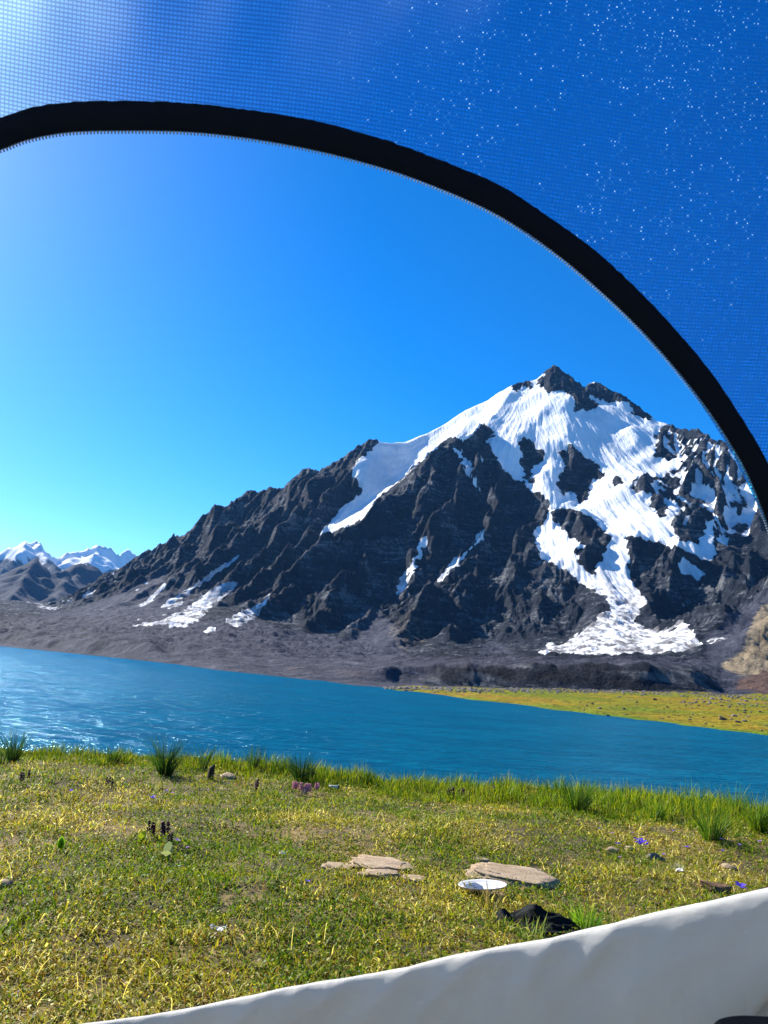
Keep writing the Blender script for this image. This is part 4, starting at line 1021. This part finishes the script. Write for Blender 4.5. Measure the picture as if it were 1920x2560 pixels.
# plate: shallow white lid, one half printed blue-grey, tilted
pl = thing('plate', 'thin round white plate with a blue-grey left half, leaning on the large flat stone', 'plate', ground_pt(1205, 2236, 0.034))
pl.rotation_euler = (R(-1), R(-4), R(8)); pl.scale = (0.84, 0.84, 0.84)
a = np.linspace(0, 2 * np.pi, 48, endpoint=False)
def disc(rad, zz):
    rows = []
    for r_, z_ in zip(rad, zz): rows.append(np.stack([r_ * np.cos(a), r_ * np.sin(a) * 0.8, np.full_like(a, z_)], 1))
    v = np.array(rows).reshape(-1, 3); k = len(rad); i = np.arange(k - 1)[:, None]; j = np.arange(48)[None]
    return v, np.stack([i * 48 + j, i * 48 + (j + 1) % 48, (i + 1) * 48 + (j + 1) % 48, (i + 1) * 48 + j], -1).reshape(-1, 4)
v, f = disc([0.001, 0.10, 0.118, 0.130, 0.132, 0.128, 0.115, 0.001], [0.0, 0.0, 0.004, 0.011, 0.0095, 0.006, 0.0, -0.0035]); mesh_obj('dish', v, f, M_WHITE, pl, True)
v, f = disc([0.1325, 0.1345, 0.1325, 0.1310], [0.0112, 0.0100, 0.0086, 0.0100]); mesh_obj('rim', v, np.concatenate([f]), M_RIM, pl, True)
t = np.linspace(R(100), R(262), 20); vv = [(0.0, 0.0, 0.0016)] + [(0.098 * math.cos(q), 0.078 * math.sin(q), 0.0018) for q in t]
mesh_obj('printed_half', vv, [[0, i + 1, i + 2] for i in range(19)], M_BLUEGREY, pl)

# crumpled black cloth
gx_, gy_ = np.meshgrid(np.linspace(-1, 1, 90), np.linspace(-1, 1, 60))
rr_ = np.hypot(gx_, gy_ * 1.1); e = (1 - rr_).clip(0, 1)
zz = 0.060 * np.exp(-((gx_ + 0.05) / 0.32) ** 2 - ((gy_ - 0.25) / 0.5) ** 2) + 0.028 * np.exp(-((gx_ - 0.55) / 0.35) ** 2) * np.exp(-(gy_ / .5) ** 2) + 0.030 * np.exp(-((gx_ + 0.8) / 0.18) ** 2)
zz = zz + 0.016 * (ridged(gx_ * 1.3 + gy_ * .8, gy_ * 1.9, 2, 700) - 0.7) * (e * 3).clip(0, 1) + 0.004
edge_ = 1 + 0.14 * fbm(np.arctan2(gy_, gx_) * 1.6, rr_ * 0 + 1.2, 3, 705)
xx = gx_ * np.sqrt(1 - gy_ ** 2 / 2) * 0.175 * edge_; yy = gy_ * np.sqrt(1 - gx_ ** 2 / 2) * 0.115 * edge_
zz = zz * (e * 6).clip(0.1, 1)
o = mesh_obj('crumpled_cloth', np.stack([xx, yy, zz], -1).reshape(-1, 3), grid_faces(60, 90), M_BLACK, smooth=True)
md = o.modifiers.new('thick', 'SOLIDIFY'); md.thickness = 0.002; md.offset = 1
tag(place(o, 1335, 2312, 0.004, -0.08), 'crumpled black cloth lying in the grass in front of the large flat stone', 'cloth')

# wooden stake and the pale tube lying further right
v, f = [], []
k = 10; lv = [(0.0, .024), (0.03, .023), (0.07, .022), (0.105, .022), (0.112, .017), (0.110, 0.0005)]
for h_, r_ in lv:
    for i in range(k):
        q = 2 * math.pi * i / k; rr2 = r_ * (1 + 0.12 * math.sin(3 * q + 1) + 0.08 * math.sin(5 * q)); v.append((rr2 * math.cos(q), rr2 * math.sin(q), h_ + (0.012 * math.cos(q) if h_ > .1 else 0)))
for a_ in range(len(lv) - 1):
    for i in range(k): f.append([a_ * k + i, a_ * k + (i + 1) % k, (a_ + 1) * k + (i + 1) % k, (a_ + 1) * k + i])
o = mesh_obj('wooden_stake', np.array(v), f, M_WOOD); tag(place(o, 524, 1950, -0.005, 0.3, 0, R(4)), 'short dark weathered wooden stake standing in the grass near the water', 'stake')
tb = thing('tube', 'small pale tube lying in the grass behind the pink flowers', 'tube', ground_pt(835, 1972, 0.014), R(8))
v, f = [], []
for q, (x_, r_) in enumerate(((-0.045, .0005), (-0.045, .013), (0.028, .014), (0.03, .0125), (0.03, .0005))):
    for i in range(16): t_ = 2 * math.pi * i / 16; v.append((x_, r_ * math.cos(t_), r_ * math.sin(t_)))
def rings(nr, k): return [[a_ * k + i, a_ * k + (i + 1) % k, (a_ + 1) * k + (i + 1) % k, (a_ + 1) * k + i] for a_ in range(nr - 1) for i in range(k)]
mesh_obj('barrel', np.array(v), rings(5, 16), M_WHITE, tb)
v = []
for q, (x_, r_) in enumerate(((0.0302, .0005), (0.0302, .0155), (0.045, .0155), (0.047, .013), (0.047, .0005))):
    for i in range(16): t_ = 2 * math.pi * i / 16; v.append((x_, r_ * math.cos(t_), r_ * math.sin(t_)))
mesh_obj('cap', np.array(v), rings(5, 16), M_WOOD, tb)
# scraps of white paper
for i, (x, y, s, lab) in enumerate([(545, 2336, 0.026, 'crumpled white scrap of paper low down in the left half of the turf'), (1700, 2186, 0.03, 'thin pale scrap among the leaves left of the mottled brown stone')]):
    g1, g2 = np.meshgrid(np.linspace(-1, 1, 14), np.linspace(-1, 1, 12)); z_ = 0.012 + 0.35 * s * fbm(g1 * 1.1 + i * 7, g2 * 1.3, 3, 720 + i) + 0.3 * s * np.abs(g1)
    o = mesh_obj('paper_scrap', np.stack([g1 * s * (1 + .2 * g2), g2 * s * .7, z_], -1).reshape(-1, 3), grid_faces(12, 14), M_WHITE, smooth=True)
    tag(place(o, x, y, 0.003, 0.3 + i), lab, 'paper')

# rush and grass clumps: each one a plant
def clump(x, y, hpx, n_, spread, tone, seed, label, name='rush_clump', cat='plant', group='rush clumps near the water'):
    p = ground_pt(x, y); d = math.hypot(p[0], p[1]); h = hpx / F * d
    r = np.random.default_rng(seed); a = r.random(n_) * 2 * np.pi; q = r.random(n_) ** 0.7
    B = np.stack([np.cos(a) * q * 0.035 * spread, np.sin(a) * q * 0.035 * spread, np.full(n_, -0.01)], 1)
    hh = h * (0.6 + 0.55 * r.random(n_)) * 1.08
    c = np.array(tone)[r.integers(0, len(tone), n_)] * (0.7 + 0.6 * r.random(n_))[:, None]
    V, fs, C = blades(B, hh, 0.0035 + 0.0025 * r.random(n_), 0.06 + q * 0.50 * spread * r.random(n_) ** .5, c, seed, 0.5, az=a + r.normal(0, 0.5, n_), seg=4)
    o = mesh_obj(name, V, fs, LEAF, attrs={'Col': C}); o.location = p
    return tag(o, label, cat, group)
RUSH = [(0.014, 0.045, 0.012), (0.03, 0.085, 0.012), (0.06, 0.13, 0.015), (0.012, 0.035, 0.02)]
GRN = [(0.07, 0.17, 0.012), (0.13, 0.25, 0.015), (0.04, 0.10, 0.012), (0.22, 0.28, 0.03)]
for a_ in [
 (32, 1905, 72, 130, 1.1, RUSH, 1, 'dark rush clump at the far left edge of the bank'), (4, 1915, 40, 50, 1.0, RUSH, 2, 'low dark rush tuft cut by the left edge of the picture'),
 (284, 1910, 46, 60, 1.0, RUSH, 3, 'small dark rush clump between the far left clump and the tallest one'), (412, 1938, 88, 210, 1.35, RUSH, 4, 'tallest and densest dark rush clump, left of the wooden stake'),
 (505, 1930, 66, 36, 0.9, RUSH, 5, 'thin sparse rushes behind the wooden stake'), (632, 1925, 58, 60, 0.8, RUSH, 6, 'narrow dark rush clump right of the pale flat stone'),
 (700, 1930, 44, 80, 1.2, GRN, 7, 'low leafy green tuft left of the dense rush clump above the pink flowers'), (752, 1952, 66, 190, 1.5, RUSH, 8, 'dense wide rush clump standing above the pink flowers'),
 (912, 1966, 46, 40, 0.8, RUSH, 9, 'thin grass tuft right of the small pale tube'), (560, 1915, 40, 50, 1.0, GRN, 10, 'low green tuft at the water edge behind the pale flat stone'),
 (1398, 1990, 46, 110, 1.5, GRN, 11, 'short leafy dark green tuft left of the broad grass clump on the bank'), (1442, 2028, 74, 230, 1.6, GRN + RUSH[1:3], 12, 'broad grass clump standing proud of the green bank'),
 (1640, 2056, 62, 55, 0.9, GRN, 13, 'loose thin grass tuft between the broad clump and the arching clump'), (1780, 2100, 84, 170, 1.5, GRN + RUSH[1:3], 14, 'arching grass clump near the right, above the pale stone'),
 (1898, 2082, 84, 140, 1.2, GRN + RUSH[1:3], 15, 'tall grass clump at the right edge of the picture'), (1838, 2040, 66, 90, 1.0, GRN, 16, 'grass clump behind the arching clump, close to the water'),
 (1466, 2330, 66, 70, 1.3, [(0.14, 0.30, 0.02), (0.22, 0.40, 0.03), (0.08, 0.2, 0.015)], 17, 'bright green grass tuft between the black cloth and the tent wall'),
 (1335, 2352, 60, 26, 1.4, [(0.25, 0.32, 0.10), (0.16, 0.26, 0.05)], 18, 'thin pale blades growing in front of the black cloth'),
 (1225, 2275, 60, 30, 1.2, [(0.14, 0.10, 0.05), (0.25, 0.2, 0.1)], 19, 'dry brown stalks in front of the white plate')]:
    clump(*a_)
# thin seed stalks by the water at the right
for i, (x, y, h) in enumerate([(1868, 1995, 60), (1890, 2000, 70), (1905, 2003, 52), (1842, 1990, 45), (1716, 1975, 42)]):
    p = ground_pt(x, y + 14); d = math.hypot(p[0], p[1]); hh = h / F * d
    t = thing('seed_stalk', ['pale fluffy seed head on a short stalk, middle of the five at the water edge', 'tallest pale fluffy seed head at the water edge on the right', 'pale fluffy seed head nearest the right edge, at the water edge', 'pale fluffy seed head just left of the group of three at the water edge', 'pale fluffy seed head standing apart, leftmost at the water edge'][i], 'plant', p, i * 1.3, 'pale seed heads at the water edge')
    V, fs, C = blades(np.array([[0, 0, 0]]), np.array([hh]), np.array([0.004]), np.array([0.12]), np.array([[0.2, 0.26, 0.06]]), 3 + i, az=np.array([0.3]), seg=4)
    mesh_obj('stem', V, fs, LEAF, t, attrs={'Col': C}); v, f = ICO[2]
    mesh_obj('seed_head', v * [0.009, 0.009, 0.012] * (1 + .25 * n3(v, 3, i))[:, None] + [hh * .11, .02 * hh, hh * .99], f, M_WHITE, t)

# flowers
def petal_mat(name, c):
    m, n, l, b = mat_new(name); tc = N(n, 'ShaderNodeTexCoord'); nz = noise_n(n, l, tc.outputs['Object'], 140, 3, 0.6)
    cc = mixc(n, l, nz, tuple(q * 0.6 for q in c), tuple(min(q * 1.35, 1) for q in c)); l.new(cc, b.inputs['Base Color']); b.inputs['Roughness'].default_value = 0.6
    t = N(n, 'ShaderNodeBsdfTranslucent'); l.new(cc, t.inputs[0]); s = N(n, 'ShaderNodeMixShader'); s.inputs[0].default_value = 0.4
    l.new(b.outputs[0], s.inputs[1]); l.new(t.outputs[0], s.inputs[2]); l.new(s.outputs[0], n['Material Output'].inputs[0]); return m
VIO, PNK, RED, LIL = petal_mat('violet_petal', (0.13, 0.07, 0.75)), petal_mat('pink_petal', (0.85, 0.36, 0.42)), petal_mat('dark_red_bloom', (0.10, 0.018, 0.035)), petal_mat('lilac_petal', (0.42, 0.24, 0.60))
def flower(x, y, hpx, head_px, mat, seed, label, name='violet_flower', cat='flower', group=None, petals=6, heads=1, spike=False):
    p = ground_pt(x, y); d = math.hypot(p[0], p[1]); s = head_px / F * d * 0.5; h = max(hpx / F * d, 0.02)
    r = np.random.default_rng(seed); t = thing(name, label, cat, p, 0, group)
    for k in range(heads):
        ox, oy = (0, 0) if heads == 1 else (r.normal(0, 0.8) * s, r.normal(0, 0.8) * s); hk = h * (0.8 + 0.4 * r.random())
        V, fs, C = blades(np.array([[ox, oy, -0.004]]), np.array([hk]), np.array([0.0025]), np.array([0.08]), np.array([[0.08, 0.15, 0.02]]), seed + k, az=np.array([0.2]), seg=3)
        mesh_obj('stem', V, fs, LEAF, t, attrs={'Col': C})
        top = np.array([ox + hk * 0.08, oy, hk * 0.99])
        vs, fs = [], []
        if spike:
            for q in range(34):
                z_ = r.random(); a = r.random() * 6.28; rad = s * 0.42 * (1 - 0.6 * z_); c = top + np.array([rad * math.cos(a), rad * math.sin(a), (z_ - 0.75) * s * 2.6])
                v, f = ICO[2][0] * s * 0.20 * (0.7 + .6 * r.random()), ICO[2][1]; fs.append(f + len(vs) * len(v)); vs.append(v + c)
        else:
            for q in range(petals):
                a = 2 * math.pi * q / petals + r.normal(0, 0.25); up = 0.25 + 0.7 * r.random(); c, sn = math.cos(a), math.sin(a)
                P = [(0, 0), (.45, .34), (.85, .30), (1.0, 0), (.85, -.30), (.45, -.34)]
                v = np.array([[s * (u * c - w * sn), s * (u * sn + w * c), s * (u * up - 0.3 * u * u)] for u, w in P]) + top
                fs.append(np.array([[0, 1, 2], [0, 2, 3], [0, 3, 4], [0, 4, 5]]) + len(vs) * 6); vs.append(v)
        mesh_obj('blossom', np.concatenate(vs), np.concatenate(fs), mat, t)
    return t
one = [
 (174, 1990, 12, 13, VIO, 'single violet flower in the far left turf'), (378, 2008, 14, 18, VIO, 'larger violet flower below the tallest rush clump'), (413, 1990, 10, 9, VIO, 'tiny dark violet flower just right of the larger violet one'),
 (428, 1994, 10, 9, LIL, 'tiny lilac flower, right one of the pair near the tallest rush clump'), (518, 1986, 10, 8, LIL, 'tiny pale lilac flower below the wooden stake'), (440, 2116, 16, 17, LIL, 'lilac flower above the pale-leaved plant'),
 (465, 2134, 14, 10, LIL, 'small lilac flower lower right of the pale-leaved plant'), (765, 2228, 20, 14, VIO, 'lone violet flower left of and below the broken pale slabs'),
 (1234, 1978, 10, 10, VIO, 'violet flower at the inner edge of the green bank'), (1498, 2086, 12, 9, VIO, 'small violet flower, leftmost of those around the violet clump'), (1528, 2098, 14, 10, LIL, 'small lilac flower left of the violet clump, second from the left'),
 (1580, 2100, 14, 9, LIL, 'small lilac flower just above the violet clump'), (1543, 2122, 10, 13, VIO, 'violet flower right behind the left pale stone'), (1683, 2088, 10, 9, VIO, 'small violet flower between the violet clump and the arching grass clump'),
 (1716, 2134, 14, 12, VIO, 'violet flower below the arching grass clump'), (1657, 2154, 14, 11, LIL, 'pink-lilac flower right of the dark stone in the hollow'), (1547, 2160, 14, 9, LIL, 'lilac flower in front of the left pale stone'),
 (1803, 2108, 10, 11, LIL, 'pink-lilac flower at the foot of the arching grass clump'), (1848, 2124, 12, 12, LIL, 'lilac flower between the arching clump and the right edge'), (1806, 2140, 12, 9, VIO, 'small violet flower above the pale stone near the right edge'),
 (1897, 2120, 12, 12, LIL, 'lilac flower nearest the right edge'), (1850, 2240, 16, 26, VIO, 'bright violet flower between the brown stone and the tent wall')]
for i, (x, y, h, s, m_, lab) in enumerate(one): flower(x, y, h, s, m_, 800 + i, lab, group='small violet and lilac flowers in the turf')
flower(1597, 2136, 26, 15, VIO, 850, 'dense violet flower clump behind the dark stone in the hollow', 'violet_flower_clump', heads=9)
for i, (x, y, s, lab) in enumerate([(735, 1984, 16, 'pink flower cluster, left of three below the dense rush clump'), (762, 1990, 22, 'pink flower cluster, middle and largest of three below the dense rush clump'), (790, 1986, 14, 'pink flower cluster, right of three below the dense rush clump')]):
    flower(x, y, 22, s * 0.6, PNK, 860 + i, lab, 'pink_flower_cluster', 'flower', 'pink flower clusters', heads=12, spike=True)
for i, (x, y, hp, s, lab) in enumerate([(375, 2098, 30, 16, 'dark red seed spike, left of the two tall ones'), (396, 2102, 36, 20, 'tallest dark red seed spike above the pale-leaved plant'), (422, 2112, 22, 14, 'small dark red spike right of the two tall ones'),
    (60, 1965, 26, 14, 'brownish red spike in the far left turf'), (270, 1968, 16, 12, 'brownish red spike below the small dark rush clump'), (640, 1982, 24, 14, 'dark red spikes below the narrow rush clump'), (1128, 1996, 18, 16, 'dark red spikes in the middle of the turf near the green bank'), (1150, 1998, 18, 13, 'dark red spike right of its twin near the green bank'), (775, 1950, 24, 15, 'reddish spike at the right of the dense rush clump')]):
    flower(x, y, hp, s, RED, 880 + i, lab, 'red_seed_spike', 'plant', 'dark red seed spikes', heads=3, spike=True)

# broad-leaved plants
def rosette(x, y, lpx, n_, col, seed, label, up=0.8):
    p = ground_pt(x, y); d = math.hypot(p[0], p[1]); Ln = lpx / F * d; r = np.random.default_rng(seed); vs, fs, cs = [], [], []
    for q in range(n_):
        a = r.random() * 6.28; u_ = up * (0.6 + 0.5 * r.random()); c, s = math.cos(a), math.sin(a); L = Ln * (0.7 + .4 * r.random()); k = len(vs)
        for t in np.linspace(0, 1, 6):
            w = L * 0.26 * math.sin(math.pi * min(t * 0.93 + 0.04, 1)) ** 0.8; rr = L * t * math.cos(u_ + 0.2) ; z = L * (t * math.sin(u_) - 0.35 * t * t * (1.2 - u_))
            for sg, dz in ((-1, .18), (0, 0), (1, .18)): vs.append((rr * c - sg * w * s, rr * s + sg * w * c, z + dz * w)); cs.append(np.array(col) * (0.8 + .4 * r.random()))
        for i in range(5):
            for j in range(2): fs.append([k + i * 3 + j, k + i * 3 + j + 1, k + i * 3 + j + 4, k + i * 3 + j + 3])
    o = mesh_obj('leafy_plant', np.array(vs), fs, LEAF, attrs={'Col': np.array(cs)}, smooth=True); o.location = p; tag(o, label, 'plant')
rosette(150, 2130, 30, 4, (0.16, 0.32, 0.02), 901, 'upright bright green leaf in the left turf', 1.3)
rosette(352, 2108, 30, 7, (0.26, 0.34, 0.03), 902, 'yellow-green leafy plant left of the dark red spikes', 1.0)
rosette(416, 2148, 38, 5, (0.30, 0.36, 0.22), 903, 'pale-leaved plant below the dark red spikes', 1.1)
rosette(1500, 2325, 44, 8, (0.22, 0.36, 0.05), 904, 'broad pale green leaves beside the bright tuft at the tent wall', 0.7)
rosette(1690, 2180, 30, 7, (0.40, 0.40, 0.20), 905, 'pale yellow leaves in the turf left of the mottled brown stone', 0.7)
rosette(1640, 2180, 24, 5, (0.20, 0.26, 0.04), 906, 'low leafy plant in front of the dark stone in the hollow', 0.6)
rosette(1520, 2060, 24, 6, (0.10, 0.16, 0.02), 907, 'dark green leafy plant above the violet flowers', 0.7)
rosette(1600, 2056, 22, 6, (0.30, 0.32, 0.12), 908, 'pale green leafy plant left of the thin loose tuft', 0.8)
rosette(1275, 2048, 20, 5, (0.10, 0.13, 0.03), 909, 'small dark-leaved plant alone in the middle right turf', 0.9)

# ------------------------------------------------------------------ boulders on the far meadow
def far_ground(px, py):
    d = ray(float(px), float(py)); lo_, hi2 = 60.0, 420.0
    hd = math.hypot(d[0], d[1]); rs = np.linspace(70, 480, 900)
    X_, Y_ = EYE[0] + d[0] / hd * rs, EYE[1] + d[1] / hd * rs; Zr = EYE[2] + d[2] / hd * rs
    Zt = terrain_h(X_, Y_)[0]; k = np.argmax(Zt > Zr)
    return (np.array([X_[k], Y_[k], Zt[k]]), rs[k]) if Zt[k] > Zr[k] else (None, 0)
rb = random.Random(5)
BL = ['largest dark boulder in the tight cluster at the right of the far meadow', 'upper dark boulder in the tight cluster at the right of the far meadow', 'dark boulder second from the right in the tight cluster on the far meadow',
      'dark boulder at the right end of the tight cluster on the far meadow', 'dark boulder close to the shore of the far meadow, below the bright water reflection', 'dark boulder lying high on the middle of the far meadow', 'grey boulder high on the far meadow, second from the middle one',
      'boulder high on the far meadow, left of the middle one', 'dark boulder just above the far shoreline, left part of the meadow']
protos = []
for i in range(5):
    v, f = ICO[3]; v = facet(v, 300 + i, 12, 0.6); v = v * (1 + .12 * n3(v, 2, 300 + i))[:, None] * [1.0, 0.75, 0.55]
    protos.append(mesh_obj('boulder', v, f, [M_DARKST, M_GREYST, M_DARKST, M_GREYST, M_DARKST][i]))
used = set()
spots = [(1808, 1800, 20), (1835, 1792, 16), (1845, 1806, 14), (1862, 1804, 15), (1520, 1790, 12), (1638, 1750, 11), (1710, 1755, 9), (1592, 1756, 10), (1500, 1772, 12), (1540, 1766, 8), (1565, 1788, 10), (1760, 1755, 10), (1900, 1780, 9)]
while len(spots) < 150:
    x = rb.uniform(1080, 1915); y = rb.uniform(1726, 1832); 
    if y < np.interp(x, [1000, 1300, 1524, 1748, 1920], [1728, 1764, 1788, 1816, 1834]) - 2: spots.append((x, y, rb.uniform(2.5, 7) * (1.4 if y > 1760 else 1)))
for k, (x, y, w) in enumerate(spots):
    p, r_ = far_ground(x, y)
    if p is None: continue
    i = k % 5
    if i in used:
        o = protos[i].copy(); COL.objects.link(o)
    else: o = protos[i]; used.add(i)
    s = w / F * r_ * 0.5; o.location = p + np.array([0, 0, s * 0.18]); o.scale = (s, s, s * rb.uniform(.7, 1.1)); o.rotation_euler = (0, 0, rb.uniform(0, 6.28))
    tag(o, BL[k] if k < len(BL) else 'small boulder scattered on the far green meadow across the lake', 'boulder', 'boulders scattered on the far meadow')
for k, (x, y, w) in enumerate(spots[:4]): pass
# rubble along the foot of the moraine, too many stones to count
vs, fs, off = [], [], 0
v0, f0 = ICO[2]
for k in range(1500):
    x = rb.uniform(960, 1930); y = np.interp(x, [960, 1200, 1400, 1600, 1720, 1930], [1719, 1722, 1724, 1729, 1734, 1742]) + abs(rb.gauss(0, 4.5)) - 2
    if x > 1700 and rb.random() < .5: y += rb.uniform(0, 26)
    p, r_ = far_ground(x, y)
    if p is None: continue
    s = rb.uniform(0.12, 0.5) * (1.6 if rb.random() < .08 else 1); v = facet(v0, k, 5, 0.6) * [s, s * .8, s * .55]; vs.append(v + p); fs.append(f0 + off); off += len(v0)
tag(mesh_obj('rubble', np.concatenate(vs), np.concatenate(fs), M_GREYST), kind='stuff')
# loose stones along the left shore and on the moraine

# ------------------------------------------------------------------ the air
bm = bmesh.new(); bmesh.ops.create_cube(bm, size=1.0)
hz = bpy.data.meshes.new('haze'); bm.to_mesh(hz); bm.free()
ho = bpy.data.objects.new('haze', hz); COL.objects.link(ho)
ho.scale = (16000, 13000, 2100); ho.location = (0, 5500, 2100 / 2 - 13)
m = bpy.data.materials.new('haze'); m.use_nodes = True
n, l = m.node_tree.nodes, m.node_tree.links
n.remove(n['Principled BSDF'])
pv = n.new('ShaderNodeVolumePrincipled'); pv.inputs['Color'].default_value = (0.16, 0.46, 1.0, 1); pv.inputs['Density'].default_value = 0.000019
pv.inputs['Anisotropy'].default_value = 0.1
l.new(pv.outputs[0], n['Material Output'].inputs['Volume'])
hz.materials.append(m); tag(ho, kind='stuff')
